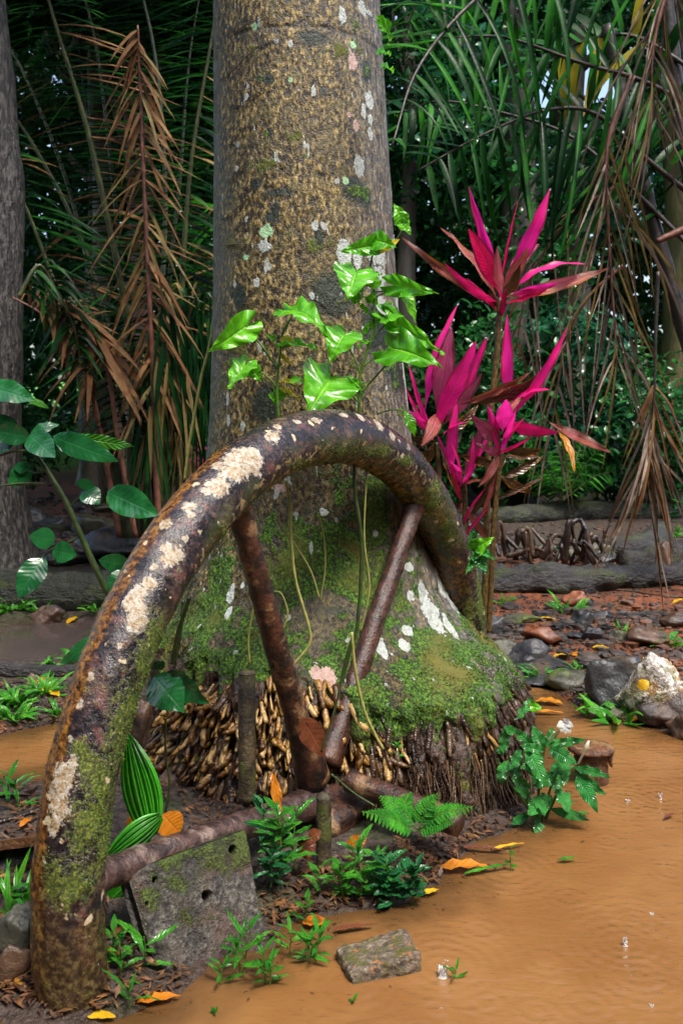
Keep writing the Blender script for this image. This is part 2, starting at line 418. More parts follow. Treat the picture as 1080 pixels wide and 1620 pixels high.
def floating_bits():
    g = Geo()
    for k in range(5000):
        x, y = U(-.9, 1.1), U(2.35, 4.6); s = float(water_sd(np.array([[x, y]]))[0])
        if s > -.004 or U() > math.exp(s/.07): continue
        L = U(.004, .022); w = L*U(.12, .5); a = U(0, 6.28); t = np.array([math.cos(a), math.sin(a), 0]); q = np.array([-t[1], t[0], 0]); b = np.array([x, y, .003])
        g.add([b-t*L/2, b-q*w/2+[0, 0, .002], b+t*L/2, b+q*w/2+[0, 0, .002]], np.array([[0, 1, 2, 3]]), {'rnd': U()})
    o = solid('floating_litter', g, m_litter); o['kind'] = 'stuff'
floating_bits()
def gravel():
    g = Geo(); base = Geo(); rock(base, (0, 0, 0), (1, 1, .62), 3, 1, .5, cuts=9)
    V0 = base.v[0]; F0 = base.f[0].reshape(-1, 4)
    for poly, n, smin, smax in (([(765, 930), (1085, 930), (1085, 1080), (940, 1110), (860, 1080), (765, 1070)], 1500, .008, .032), ([(765, 960), (1085, 950), (1085, 1050), (765, 1060)], 320, .03, .075),
            ([(0, 1080), (150, 1080), (110, 1150), (0, 1160)], 500, .005, .02), ([(770, 830), (1085, 830), (1085, 930), (770, 930)], 420, .02, .06),
            ([(40, 785), (240, 785), (240, 890), (40, 890)], 420, .03, .10), ([(890, 1095), (1085, 1120), (1085, 1150), (930, 1130)], 260, .005, .02)):
        for p_ in scatter_ground(n, poly):
            s = smin+(smax-smin)*U()**2.5; a = U(0, 6.28); sc3 = s*U(.6, 1.3, 3)
            V = V0*sc3; c, s_ = math.cos(a), math.sin(a)
            V = np.c_[V[:, 0]*c-V[:, 1]*s_, V[:, 0]*s_+V[:, 1]*c, V[:, 2]]+p_+[0, 0, s*.2]
            g.add(V, F0, {'rnd': U()})
    o = solid('gravel', g, simple('gravel_stone', (.018, .016, .017), (.11, .085, .07), 6, .5, .5, 60, .006, (.20, .075, .035)), smooth_=False); o['kind'] = 'stuff'
gravel()
def litter():
    g = Geo()
    for poly, n, L0, L1 in (([(0, 1240), (75, 1250), (60, 1585), (0, 1585)], 420, .02, .06), ([(165, 1380), (260, 1380), (300, 1560), (60, 1600), (60, 1540), (165, 1540)], 420, .015, .05),
            ([(400, 1370), (700, 1330), (760, 1330), (690, 1400), (450, 1450), (430, 1490)], 700, .015, .05), ([(620, 1330), (835, 1270), (840, 1300), (700, 1400), (640, 1400)], 420, .012, .045), ([(235, 1230), (450, 1230), (450, 1340), (235, 1340)], 380, .015, .05), ([(0, 1070), (160, 1070), (110, 1145), (0, 1155)], 300, .012, .04),
            ([(765, 900), (1085, 900), (1085, 1060), (765, 1060)], 700, .015, .06), ([(890, 1090), (1085, 1120), (1085, 1155), (930, 1135)], 260, .012, .04),
            ([(40, 780), (250, 780), (250, 890), (40, 890)], 260, .03, .10), ([(640, 785), (1085, 785), (1085, 830), (640, 830)], 300, .04, .12)):
        for p_ in scatter_ground(n, poly):
            L = U(L0, L1); w = L*U(.12, .38); a = U(0, 6.28); t = nz([math.cos(a), math.sin(a), U(-.25, .35)]); s = nz(np.cross(t, [U(-.4, .4), U(-.4, .4), 1]))
            n_ = np.cross(s, t); b = p_+n_*.004+np.array([0, 0, U(0.002, .012)])
            g.add([b-t*L/2, b-s*w/2+n_*w*.3, b+s*w/2+n_*w*.3, b+t*L/2+n_*L*U(-.1, .2)], np.array([[0, 1, 2], [1, 3, 2]]), {'rnd': U()})
    o = solid('leaf_litter', g, m_litter); o['kind'] = 'stuff'
litter()
# ================================================================== ROYAL PALM (trunk, root mound, roots)
AX, AY = -.115, 4.45            # where the trunk meets the ground
def axis_x(z): return AX-.028*(np.asarray(z)-0.3)
RZ = np.array([-.1, 0, .08, .2, .36, .42, .46, .52, .62, .75, .95, 1.15, 1.4, 1.7, 2.1, 2.6, 3.2, 5, 9])
RTR = np.array([.66, .66, .66, .655, .65, .64, .63, .615, .585, .545, .50, .468, .440, .418, .400, .385, .368, .345, .30])
# extra radius of the root mound below the lip
MZ = np.array([-.1, 0, .06, .15, .30, .37, .41, .45, .52, .60, .72, .9, 9])
ME = np.array([.50, .47, .43, .40, .385, .38, .365, .315, .20, .115, .05, .015, 0])
def mound_dir(th):
    """how far the root mound swells in each direction (th = 0 towards +x, -pi/2 towards the camera)"""
    t = np.degrees((th+np.pi) % (2*np.pi)-np.pi)
    return np.interp(t, [-180, -150, -120, -100, -85, -70, -50, -30, -5, 30, 90, 180], [.22, .26, .38, .46, .58, .88, .94, .80, .56, .35, .2, .22])
def lip_z(th):
    """height at which the mossy flare ends and the wall of roots begins"""
    t = np.degrees((th+np.pi) % (2*np.pi)-np.pi)
    return np.interp(t, [-180, -150, -120, -98, -85, -72, -60, 0, 40, 180], [.50, .53, .53, .52, .47, .42, .40, .38, .4, .5])
def palm_r(th, z):
    tr = np.interp(z, RZ, RTR); lump = 1+.035*np.sin(3*th+1.0)*smooth(1.2-z, 0, 1)
    return tr*lump+np.interp(z-(lip_z(th)-.40), MZ, ME)*mound_dir(th)
def palm_pt(th, z, out=0):
    r = palm_r(th, z)+out
    return np.stack([axis_x(z)+r*np.cos(th), AY+r*np.sin(th), z+0*th], -1)

palm = thing('royal_palm', (AX, AY, 0), 'tall palm with thick mottled trunk and mossy root mound behind the iron wheel', 'palm tree')

# dense surface; every mark is a soft distance stored on the vertices, so it stays put on the bark
tz = np.concatenate([np.linspace(-.1, .62, 190), np.linspace(.623, 3.3, 430), np.linspace(3.33, 8.5, 30)])
ta = np.concatenate([np.linspace(-np.pi*1.02, .02*np.pi, 620), np.linspace(.03*np.pi, .96*np.pi, 60)])
TH, TZ = np.meshgrid(ta, tz, indexing='xy'); TH = TH.ravel(); TZ = TZ.ravel()
TV = palm_pt(TH, TZ)
c3 = np.stack([np.cos(TH), np.sin(TH), TZ], -1)
nA = fbm(TV*np.array([3, 3, 2.0]), 4, 21); nB = fbm(TV*np.array([14, 14, 9.]), 4, 22); nC = fbm(TV*45, 3, 23)
low = 1-smooth(TZ, .45, 1.2); TL = TZ-(lip_z(TH)-.40)
wall = 1-smooth(TL, .36, .42)                          # below the lip: a wall of packed roots
disp = (nA-.5)*(.015+.07*low)+(nB-.5)*(.006+.03*low)+(nC-.5)*(.004+.010*low)
rid = np.abs(np.sin(TH*34+5*nA+TZ*3))**.6
disp = disp+wall*(.035*rid-.03)+wall*(nB-.5)*.06
# faint leaf-scar rings round the trunk
def ring(z0, w, tilt=0): return np.exp(-((TZ-z0-tilt*np.cos(TH+1.9)+(nA-.5)*.03)/w)**2)
rings = (.75*ring(3.02, .008, .03)+.25*ring(2.72, .006)+.22*ring(2.34, .006)+.2*ring(1.95, .006))*smooth(nB, .38, .58)
disp -= .005*rings
TV = TV+np.stack([np.cos(TH), np.sin(TH), 0*TH], -1)*disp[:, None]
tpx, tpy = proj(TV); front = (TH < .05) & (TH > -np.pi*1.05)
def spot(px, py, rx, ry, soft=1.0):
    """soft field of a patch seen at a pixel: 1 in its centre, 0 at about its outline; laid out on the bark itself"""
    d2 = np.where(front, (tpx-px)**2+(tpy-py)**2, 1e9)
    # nearest to the camera among the close ones
    i = np.argmin(d2+np.where(TV[:, 1] > AY, 1e6, 0)); c = TV[i]; m = TV[i, 1]/F
    dz = (TV[:, 2]-c[2])/(ry*m)
    dt = (TH-TH[i])*palm_r(TH[i], c[2])
    fs = max(.25, abs(math.cos(TH[i]+math.pi/2)))       # foreshortening at the flank
    dd = dt*fs/(rx*m)
    return np.clip(1.6-np.sqrt(dz**2+dd**2)*1.0, 0, 1.6)
white = np.zeros(len(TV)); pink = np.zeros(len(TV)); green = np.zeros(len(TV)); moss = np.zeros(len(TV)); dark = np.zeros(len(TV))
for a in ((542, 24, 6, 15), (573, 12, 6, 12), (459, 68, 4, 6), (496, 144, 4, 10), (584, 160, 6, 14), (575, 176, 4, 14), (586, 190, 4, 9), (586, 213, 4, 12), (568, 263, 8, 18), (584, 20, 5, 4),
          (533, 288, 5, 5), (498, 357, 6, 8), (418, 391, 11, 10), (437, 65, 4, 4), (390, 152, 4, 5), (377, 230, 3, 6), (374, 267, 3, 5), (389, 347, 3, 5), (406, 447, 5, 8), (493, 469, 5, 7), (371, 449, 3, 5),
          (545, 400, 12, 24), (565, 408, 8, 20), (598, 400, 14, 24), (600, 440, 10, 22), (604, 485, 8, 18), (652, 600, 6, 40), (668, 935, 9, 18), (682, 970, 13, 30), (644, 998, 9, 8), (640, 1020, 8, 9), (603, 1024, 10, 16),
          (648, 898, 8, 7), (649, 942, 6, 9), (700, 930, 6, 40), (708, 985, 5, 22), (665, 660, 4, 30), (360, 633, 3, 12), (384, 675, 4, 8), (361, 665, 3, 9), (365, 940, 6, 14), (362, 968, 5, 10), (384, 925, 3, 5),
          (512, 810, 8, 6), (492, 866, 3, 10), (594, 844, 4, 5), (420, 770, 6, 5), (640, 560, 4, 20), (628, 480, 4, 30)):
    white = np.maximum(white, spot(*a))
for a in ((558, 95, 8, 16), (563, 198, 5, 10), (552, 182, 4, 6), (515, 1075, 17, 14), (500, 1062, 8, 8), (445, 772, 14, 6)):
    pink = np.maximum(pink, spot(*a))
for a in ((421, 365, 11, 10), (403, 42, 6, 6), (388, 407, 5, 5), (546, 286, 5, 6), (558, 70, 5, 6), (459, 127, 4, 4)):
    green = np.maximum(green, spot(*a))
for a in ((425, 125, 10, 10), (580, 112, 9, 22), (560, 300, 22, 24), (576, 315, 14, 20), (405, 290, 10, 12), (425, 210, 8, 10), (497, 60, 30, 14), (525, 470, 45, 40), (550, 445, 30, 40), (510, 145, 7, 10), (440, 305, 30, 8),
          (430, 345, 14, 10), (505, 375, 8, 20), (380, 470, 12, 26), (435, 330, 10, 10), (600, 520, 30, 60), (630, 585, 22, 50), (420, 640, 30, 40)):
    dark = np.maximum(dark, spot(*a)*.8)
zm = smooth(.98-TZ, 0, .50)*.85
zm = zm*np.where(TL < .36, .25, 1)                      # little moss on the wall of roots
moss = np.maximum(moss, zm)
for a in ((580, 112, 5, 14), (575, 312, 12, 12), (410, 125, 6, 6), (420, 210, 4, 6), (630, 590, 12, 50), (520, 860, 40, 90), (560, 900, 40, 110), (340, 960, 40, 110), (380, 1010, 50, 60), (600, 950, 20, 60), (560, 1000, 50, 60), (470, 900, 40, 90), (600, 820, 30, 90), (430, 830, 20, 60), (540, 780, 20, 50), (650, 900, 30, 60)):
    moss = np.maximum(moss, spot(*a)*.75)
for a in ((600, 1140, 90, 26), (680, 1130, 70, 26), (735, 1100, 50, 50), (720, 1040, 26, 60), (640, 1060, 50, 30), (770, 1120, 30, 30)):
    moss = np.maximum(moss, spot(*a)*.9)
arch_shade = smooth(1.75-TZ, 0, .7)*(1-smooth(np.abs(TH+1.5), .5, 1.2))*.62  # bark inside the arch darkened: its shade is painted into the colour
dark = np.maximum(dark, arch_shade)
lip = smooth(TL, .36, .40)
white *= lip; green *= lip

gT = Geo(); n = len(ta); m = len(tz)
i = np.arange(m-1)[:, None]*n; j = np.arange(n-1)[None]
q = np.stack([i+j, i+j+1, i+n+j+1, i+n+j], -1).reshape(-1, 4)
i2 = np.arange(m-1)
q = np.vstack([q, np.stack([i2*n+n-1, i2*n, i2*n+n, i2*n+2*n-1], -1)])
gT.add(TV, q, {'white': white, 'pink': pink, 'green': green, 'moss': moss, 'dark': dark, 'ring': rings, 'wall': wall, 'side': np.abs(np.cos(TH)), 'right_sheen': smooth(np.cos(TH), .35, .95)})
def bark_mat():
    k = M('palm_bark', .5, .5); p = k.pos()
    sp = k.n('ShaderNodeMapping', _0=p, _3=(1, 1, .62))
    n_f = k.noise(62, 5, sp, .62); n_m = k.noise(16, 4, p, .6); n_l = k.noise(4, 4, p); n_h = k.noise(150, 3, p)
    c = k.ramp(k.add(k.math('MULTIPLY', n_f, .8), k.math('MULTIPLY', n_m, .2)), [(.39, (.006, .004, .002)), (.45, (.028, .017, .004)), (.50, (.088, .058, .011)), (.56, (.24, .168, .046)), (.64, (.45, .35, .17))])
    c = k.mix(k.math('MULTIPLY', k.step(n_m, .52, .66), .75), c, (.055, .050, .010))
    c = k.mix(k.math('MULTIPLY', k.step(n_l, .5, .62), .5), c, (.07, .055, .022))
    grey = k.ramp(k.noise(60, 4, k.n('ShaderNodeMapping', _0=p, _3=(1, 1, .12)), .6), [(.3, (.025, .025, .027)), (.52, (.12, .115, .115)), (.68, (.34, .33, .33))])  # grey for both flanks: their wet sheen put into the bark colour
    c = k.mix(k.math('MULTIPLY', k.step(k.add(k.attr('side'), k.math('MULTIPLY', k.math('SUBTRACT', n_m, .5), .5)), .90, 1.02), .85), c, grey)
    c = k.mix(k.math('MULTIPLY', k.attr('right_sheen'), .55), c, grey)
    c = k.mix(k.step(k.math('MULTIPLY', k.attr('dark'), k.add(n_m, n_f)), .42, .80), c, (.010, .017, .006))  # dark bark patches, together with the painted arch shade
    c = k.mix(k.math('MULTIPLY', k.attr('ring'), .75), c, (.012, .012, .008))
    jit = k.add(k.math('MULTIPLY', k.math('SUBTRACT', n_m, .5), .9), k.math('MULTIPLY', k.math('SUBTRACT', n_f, .5), .9), k.math('MULTIPLY', k.math('SUBTRACT', n_h, .5), .4))
    lich = k.ramp(n_h, [(.3, (.25, .29, .26)), (.6, (.44, .47, .44))])
    wmask = k.step(k.add(k.attr('white'), k.math('MULTIPLY', jit, 1.3)), .55, .70)
    # small random flecks of lichen as well
    fl = k.math('MULTIPLY', k.step(k.noise(17, 2, k.n('ShaderNodeMapping', _0=p, _3=(1.6, 1.6, .7)), .4), .70, .73), k.math('SUBTRACT', 1.0, k.attr('wall')))
    wmask = k.math('MAXIMUM', wmask, k.math('MULTIPLY', fl, .8))
    # moss
    mm = k.step(k.add(k.attr('moss'), k.math('MULTIPLY', k.math('SUBTRACT', n_m, .5), 1.7), k.math('MULTIPLY', k.math('SUBTRACT', n_l, .5), 2.6), k.math('MULTIPLY', k.math('SUBTRACT', k.noise(9, 3, p), .5), 1.8), k.math('MULTIPLY', k.math('SUBTRACT', n_f, .5), .8)), .46, .72)
    mc = k.ramp(k.noise(90, 4, p, .7), [(.36, (.003, .007, .002)), (.47, (.014, .042, .002)), (.57, (.058, .150, .003)), (.70, (.16, .25, .006))])
    mc = k.mix(k.step(n_l, .5, .7), mc, (.10, .095, .012))
    # the wall of roots: dark wet fibres
    wf = k.ramp(k.noise(70, 4, k.n('ShaderNodeMapping', _0=p, _3=(1, 1, .25)), .65), [(.32, (.008, .005, .004)), (.52, (.04, .022, .014)), (.7, (.13, .075, .045))])
    c = k.mix(k.attr('wall'), c, wf)
    c = k.mix(mm, c, mc)
    c = k.mix(wmask, c, lich)
    c = k.mix(k.step(k.add(k.attr('green'), k.math('MULTIPLY', jit, 1.0)), .55, .70), c, k.mix(n_h, (.20, .42, .18), (.45, .68, .42)))
    c = k.mix(k.step(k.add(k.attr('pink'), k.math('MULTIPLY', jit, 1.5)), .6, .72), c, k.mix(n_f, (.30, .18, .15), (.50, .36, .31)))
    k.set('Base Color', c)
    h = k.add(k.math('MULTIPLY', n_f, 1.0), k.math('MULTIPLY', n_h, .45), k.math('MULTIPLY', mm, .3), k.math('MULTIPLY', wmask, .25))
    k.set('Normal', k.bump(h, .75, .012))
    k.set('Roughness', k.math('MAXIMUM', k.n('ShaderNodeMapRange', _0=n_f, _1=.35, _2=.65, _3=.28, _4=.6), k.math('MULTIPLY', mm, .85)))
    return k.m
m_bark = bark_mat()
solid('trunk', gT, m_bark, palm)

# moss tufts: short blades on the mossy parts, denser on the lip
m_moss = simple('moss_blades', (.010, .034, .002), (.095, .19, .005), 9, .75, .2, 90, .003, (.17, .15, .02))
def moss_tufts():
    nm = fbm(TV*16, 4, 31); nl = fbm(TV*4, 4, 33)
    mk = moss+(nm-.5)*2.4+(nl-.5)*2.4
    cand = np.where((mk > .62) & (TL > .35) & (TZ < 1.0) & front & (TH > -3.1) & (TH < -.1) & (white < .3))[0]
    w = np.where(TZ[cand] < .55, 3.0, 1.0); pick = rng.choice(cand, 11000, p=w/w.sum())
    b = TV[pick]+U(-.004, .004, (len(pick), 3))
    nrm = np.stack([np.cos(TH[pick]), np.sin(TH[pick]), .5+0*pick], -1); nrm /= np.linalg.norm(nrm, axis=1)[:, None]
    d = nrm+U(-.9, .9, (len(pick), 3)); d /= np.linalg.norm(d, axis=1)[:, None]
    s = np.cross(d, U(-1, 1, (len(pick), 3))); s /= np.linalg.norm(s, axis=1)[:, None]
    L = U(.004, .012, len(pick))[:, None]*np.where(TZ[pick] < .5, 1.25, .75)[:, None]; W = U(.0015, .003, len(pick))[:, None]
    V = np.stack([b-s*W, b+s*W, b+d*L], 1).reshape(-1, 3)
    g = Geo(); g.add(V, np.arange(len(V)).reshape(-1, 3), {'rnd': np.repeat(U(0, 1, len(pick)), 3)})
    solid('moss', g, m_moss, palm, kind='stuff')
moss_tufts()

# aerial roots: fat pegs that hang out of the mound
def root_mat(name, c0, c1, c2, c3):
    k = M(name, .33, .5); p = k.pos(); r = k.math('FRACT', k.add(k.rnd(), k.attr('rnd')))
    nf = k.noise(70, 4, p, .6); nr = k.noise(9, 3, p)
    c = k.ramp(k.add(k.math('MULTIPLY', r, .55), k.math('MULTIPLY', nf, .45), k.math('MULTIPLY', nr, .3)), [(.34, c0), (.55, c1), (.74, c2), (.95, c3)])
    c = k.mix(k.step(k.noise(160, 3, p), .60, .68), c, (.05, .026, .010))
    k.set('Base Color', c); k.set('Normal', k.bump(k.add(nf, k.math('MULTIPLY', k.voro(150, p), .5)), .6, .006))
    return k.m
m_root = root_mat('root_peg', (.020, .009, .003), (.11, .046, .008), (.28, .145, .026), (.44, .29, .12))
m_root_dark = root_mat('root_peg_dark', (.008, .005, .004), (.022, .012, .008), (.06, .034, .020), (.13, .085, .05))
def peg(seed, bend):
    g = np.random.default_rng(seed); n_ = 8; t = np.linspace(0, 1, n_)
    path = np.stack([bend*t*t*.35+g.uniform(-.03, .03, n_)*t, g.uniform(-.03, .03, n_)*t, t], -1)
    r = np.array([.08, .088, .09, .088, .09, .092, .086, .055])*g.uniform(.90, 1.10, n_)
    ge = Geo(); tube(ge, path, r, 7, .02, 9, seed); return ge
peg_meshes = [peg(s, b).mesh('root', m_root) for s, b in zip(range(18), (0, .3, .5, -.3, .2, .7, -.5, .1, .4, -.15, .9, -.8, .6, .0, 1.0, -.4, .25, .5))]
def basis(d, hint):
    z = nz(d); x = np.cross(hint, z); x = nz(x) if np.linalg.norm(x) > 1e-4 else nz(np.cross([1, .3, 0], z)); y = np.cross(z, x); return x, y, z
def mat4(x, y, z, o, s=1.0):
    s = (s, s, s) if np.isscalar(s) else s
    return Matrix(((x[0]*s[0], y[0]*s[1], z[0]*s[2], o[0]), (x[1]*s[0], y[1]*s[1], z[1]*s[2], o[1]), (x[2]*s[0], y[2]*s[1], z[2]*s[2], o[2]), (0, 0, 0, 1)))
def put_roots(n, poly, zr, lean, lens, fat, out):
    """pegs whose foot projects into a pixel polygon; yields (base, direction, length)"""
    poly = np.array(poly, float); res = []
    while len(res) < n:
        th = U(-np.pi, .2, 600); z = U(zr[0], zr[1], 600); V = palm_pt(th, z, 0.0); px, py = proj(V)
        ok = sdist(np.c_[px, py], poly) < 0
        for a, v, x in zip(th[ok], V[ok], px[ok]):
            o_ = np.array([math.cos(a), math.sin(a), 0]); side = np.array([-math.sin(a), math.cos(a), 0])
            L = U(*lens); d = nz(o_*U(*out)+np.array([0, 0, -1.0])+side*(lean(x)+U(-.33, .33)))
            res.append((v-o_*.005, d, L, fat*U(.6, 1.3), o_))
            if len(res) >= n: break
    return res
lean_l = lambda x: np.interp(x, [235, 300, 380, 440], [-.75, -.55, -.15, .1])
# the clusters fan out on thick tongues of tissue, so the pegs stand proud of the mound
R1 = put_roots(200, [(236, 1200), (262, 1115), (330, 1075), (345, 1095), (385, 1075), (440, 1060), (452, 1250), (400, 1240), (340, 1235), (260, 1205)], (.04, .56), lean_l, (.045, .095), .135, (.6, 1.2))
R2 = put_roots(78, [(470, 1075), (560, 1080), (575, 1150), (640, 1185), (635, 1245), (560, 1235), (500, 1230), (470, 1200)], (.08, .54), lambda x: np.interp(x, [470, 540, 640], [.0, .15, .45]), (.05, .115), .125, (.5, 1.1))
R3 = put_roots(20, [(590, 1150), (640, 1150), (830, 1140), (820, 1240), (640, 1240)], (.2, .5), lambda x: .1, (.06, .10), .085, (.35, .6))
cnt = 0
for R in (R1, R2, R3):
    for (b, d, L, fat, o_) in R:
        x, y, z = basis(d, o_); s = L
        link('root', peg_meshes[cnt % 18], palm, mat4(x, y, z, b, (s*1.25*fat/.115*.115/.115, s*1.25*fat/.115, s))); cnt += 1
gD = Geo(); pg = [peg(s, b) for s, b in zip(range(20, 26), (0, .3, -.3, .5, .1, -.1))]
def add_peg(g, b, d, L, fat, o_, k):
    x, y, z = basis(d, o_); A = np.stack([x*L*fat, y*L*fat, z*L]); src = pg[k % 6]
    V = np.concatenate(src.v)@A+b; sizes = [f.size for f in src.f]
    g.add(V, [f.reshape(-1, t[0].item() and int(t[0])) for f, t in zip(src.f, src.t)], {'rnd': U()})
R4 = put_roots(420, [(570, 1140), (640, 1130), (835, 1090), (835, 1300), (700, 1330), (640, 1330), (560, 1240)], (.05, .42), lambda x: .05, (.05, .12), 1.0, (.25, .55))
R5 = put_roots(220, [(236, 1180), (640, 1180), (640, 1340), (236, 1300)], (-.02, .3), lambda x: 0, (.10, .2), 1.0, (.15, .4))
R6 = put_roots(160, [(740, 1030), (840, 1060), (840, 1180), (770, 1140)], (.2, .5), lambda x: .2, (.05, .1), 1.0, (.3, .7))
for kk, (b, d, L, fat, o_) in enumerate(R4+R5+R6): add_peg(gD, b, d, L, fat, o_, kk)
solid('root_mass', gD, m_root_dark, palm, kind='stuff')
gO = Geo()
for kk, (b, d, L_, fat, o_) in enumerate(put_roots(330, [(236, 1200), (262, 1105), (330, 1075), (440, 1065), (640, 1180), (635, 1245), (400, 1250), (340, 1245), (260, 1215)], (.02, .54), lambda x: np.interp(x, [235, 330, 440, 560], [-.6, -.3, .0, .2]), (.035, .09), 1.0, (.3, .9))): add_peg(gO, b, d, L_, fat, o_, kk)
solid('small_root_pegs', gO, m_root, palm, kind='stuff')
# fine hair roots and mud fibres at the foot of the mound
gH = Geo()
for (b, d, L, fat, o_) in put_roots(650, [(480, 1230), (640, 1200), (830, 1180), (830, 1310), (700, 1385), (560, 1400), (480, 1360)], (0, .3), lambda x: 0, (.06, .2), 1.0, (.05, .35)):
    t = np.linspace(0, 1, 5)[:, None]; path = b+o_*.035+d*L*t+U(-.012, .012, (5, 3))*t
    tube(gH, path, np.linspace(.004, .0015, 5)*U(.7, 1.5), 4, at={'rnd': U()}, cap=False)
solid('hair_roots', gH, m_root_dark, palm, kind='stuff')
# thin wiry stems that creep round the bark
for k, pts in enumerate(([(352, 48), (366, 52), (395, 38), (422, 24)], [(350, 128), (372, 112), (405, 80), (440, 62)], [(352, 166), (370, 172), (395, 158), (420, 142)], [(352, 232), (368, 226), (385, 205), (402, 198)],
        [(353, 285), (366, 284), (378, 268), (398, 250)], [(354, 388), (385, 386), (412, 388)], [(352, 348), (372, 334), (400, 308)], [(352, 480), (400, 482), (430, 498), (446, 508)], [(500, 470), (520, 490), (536, 500)])):
    th_ = []
    for (x, y) in pts:
        d2 = np.where(TV[:, 1] < AY+.05, (tpx-x)**2+(tpy-y)**2, 1e9); i = int(np.argmin(d2)); th_.append(TV[i]+np.array([math.cos(TH[i]), math.sin(TH[i]), 0])*.006)
    g = Geo(); tube(g, curve(th_, 14), .0017, 5); solid('climbing_stem', g, m_root_dark, palm)
# ================================================================== IRON WHEEL half sunk in the ground
WC = np.array([-.0581, 3.4843, .2233]); WR, WT, WY = 1.1647, .0905, 1.0004
wu = np.array([math.cos(WY), math.sin(WY), 0]); wn_ = np.array([math.sin(WY), -math.cos(WY), 0]); wv = np.array([0, 0, 1.0])   # wn_ points to the camera's right
wheel = thing('flywheel', (WC[0], WC[1], 0), 'big rusty cast iron ring with spokes standing half sunk in front of the palm', 'wheel')
def rim():
    na, ns = 760, 96
    a = np.linspace(-.30*np.pi, 1.24*np.pi, na); b = np.linspace(0, 2*np.pi, ns, endpoint=False)
    A, B = np.meshgrid(a, b, indexing='ij'); A = A.ravel(); B = B.ravel()
    rd = np.cos(A)[:, None]*wu+np.sin(A)[:, None]*wv
    thick = WT*(1+.06*np.clip(1-np.abs(A-1.5)/1.4, 0, 1))
    D = np.cos(B)[:, None]*rd+np.sin(B)[:, None]*wn_
    V = WC+WR*rd+thick[:, None]*D
    n1 = fbm(V*9, 4, 41); n2 = fbm(V*34, 3, 42); n3 = fbm(V*120, 2, 43)
    scale = smooth(V[:, 2], .9, .2)
    V = V+D*((n1-.5)*.010+(n2-.5)*(.004+.006*(1-smooth(V[:, 2], .3, .8)))+(n3-.5)*(.0016))[:, None]
    px, py = proj(V); vis = (D*(np.array([0, 0, H])-V)).sum(1) > 0
    def spot(x, y, rx, ry):
        d2 = np.where(vis, (px-x)**2+(py-y)**2, 1e9); i = int(np.argmin(d2)); m = V[i, 1]/F
        e = V-V[i]; X = e@np.array([1, 0, 0.]); Z = e[:, 2]; dep = e[:, 1]
        return np.clip(1.6-np.sqrt((X/(rx*m))**2+(Z/(ry*m))**2+(dep/(1.3*max(rx, ry)*m))**2), 0, 1.6)
    cream = np.zeros(len(V)); mo = np.zeros(len(V)); ru = np.zeros(len(V))
    for s in ((432, 692, 16, 12), (385, 720, 30, 18), (372, 745, 26, 18), (345, 770, 22, 16), (405, 735, 18, 20), (330, 775, 14, 8), (500, 665, 12, 5), (600, 672, 10, 12), (570, 660, 10, 8), (297, 799, 12, 7), (303, 815, 7, 6), (262, 828, 10, 10), (270, 880, 20, 16), (262, 868, 12, 10), (245, 895, 8, 7),
              (240, 925, 14, 13), (218, 940, 14, 16), (208, 955, 14, 14), (222, 965, 14, 12), (217, 984, 18, 16), (316, 842, 4, 5), (190, 1020, 5, 6), (198, 905, 5, 4), (168, 1020, 4, 4), (142, 1072, 6, 8), (128, 1115, 7, 9), (110, 1168, 4, 5), (105, 1230, 22, 24), (95, 1265, 20, 36), (115, 1205, 10, 14), (88, 1300, 10, 20),
              (70, 1360, 4, 6), (240, 1045, 4, 4), (345, 735, 10, 8), (293, 852, 5, 5), (440, 675, 8, 5), (620, 690, 8, 8), (646, 706, 6, 6), (100, 1330, 4, 5), (470, 668, 7, 4), (545, 656, 8, 4)):
        cream = np.maximum(cream, spot(*s))
    for s in ((240, 1010, 16, 44), (226, 1060, 22, 50), (208, 1110, 24, 54), (190, 1170, 24, 60), (160, 1240, 26, 60), (150, 1290, 34, 44), (128, 1330, 34, 36), (90, 1390, 26, 40), (120, 1400, 34, 40), (170, 1320, 18, 60), (130, 1200, 22, 30), (640, 730, 24, 10), (560, 712, 50, 8), (680, 790, 20, 30), (705, 850, 16, 26), (740, 1000, 20, 60), (600, 715, 40, 12),
              (480, 735, 40, 10), (760, 960, 10, 80), (690, 770, 16, 16)):
        mo = np.maximum(mo, spot(*s)*.8)
    outer = smooth(np.cos(B), .35, .95); inner = smooth(-np.cos(B), .1, .7); left = smooth(-np.sin(B), .1, .8)
    lowl = (1-smooth(V[:, 2], .75, 1.2))
    limb = smooth(A, 1.7, 2.3); ru = np.clip(np.maximum(smooth(np.cos(B+.75), .35, .95)*limb*1.05, inner*.5), 0, 1)
    top = smooth(V[:, 2], .9, 1.2)
    streak = smooth(-np.cos(B), -.45, .2)*smooth(V[:, 2], .70, 1.1)
    g = Geo(); i = np.arange(na-1)[:, None]*ns; j = np.arange(ns)[None]; kk = (j+1) % ns
    g.add(V, np.stack([i+j, i+kk, i+ns+kk, i+ns+j], -1).reshape(-1, 4), {'cream': cream, 'moss': mo, 'rust': ru, 'ang': A, 'streak': streak, 'foot': 1-smooth(V[:, 2], .02, .55), 'across': B})
    k = M('rusty_iron', .3, .5); p = k.pos()
    f1 = k.noise(60, 5, p, .65); f2 = k.noise(13, 5, p, .6); f3 = k.noise(170, 3, p, .6); f4 = k.noise(5, 3, p)
    c = k.ramp(k.add(k.math('MULTIPLY', f1, .5), k.math('MULTIPLY', f2, .5)), [(.38, (.006, .005, .007)), (.48, (.018, .014, .017)), (.55, (.050, .029, .025)), (.64, (.12, .075, .06))])
    c = k.mix(k.math('MULTIPLY', k.step(k.noise(26, 4, p), .55, .68), .7), c, (.14, .055, .05))
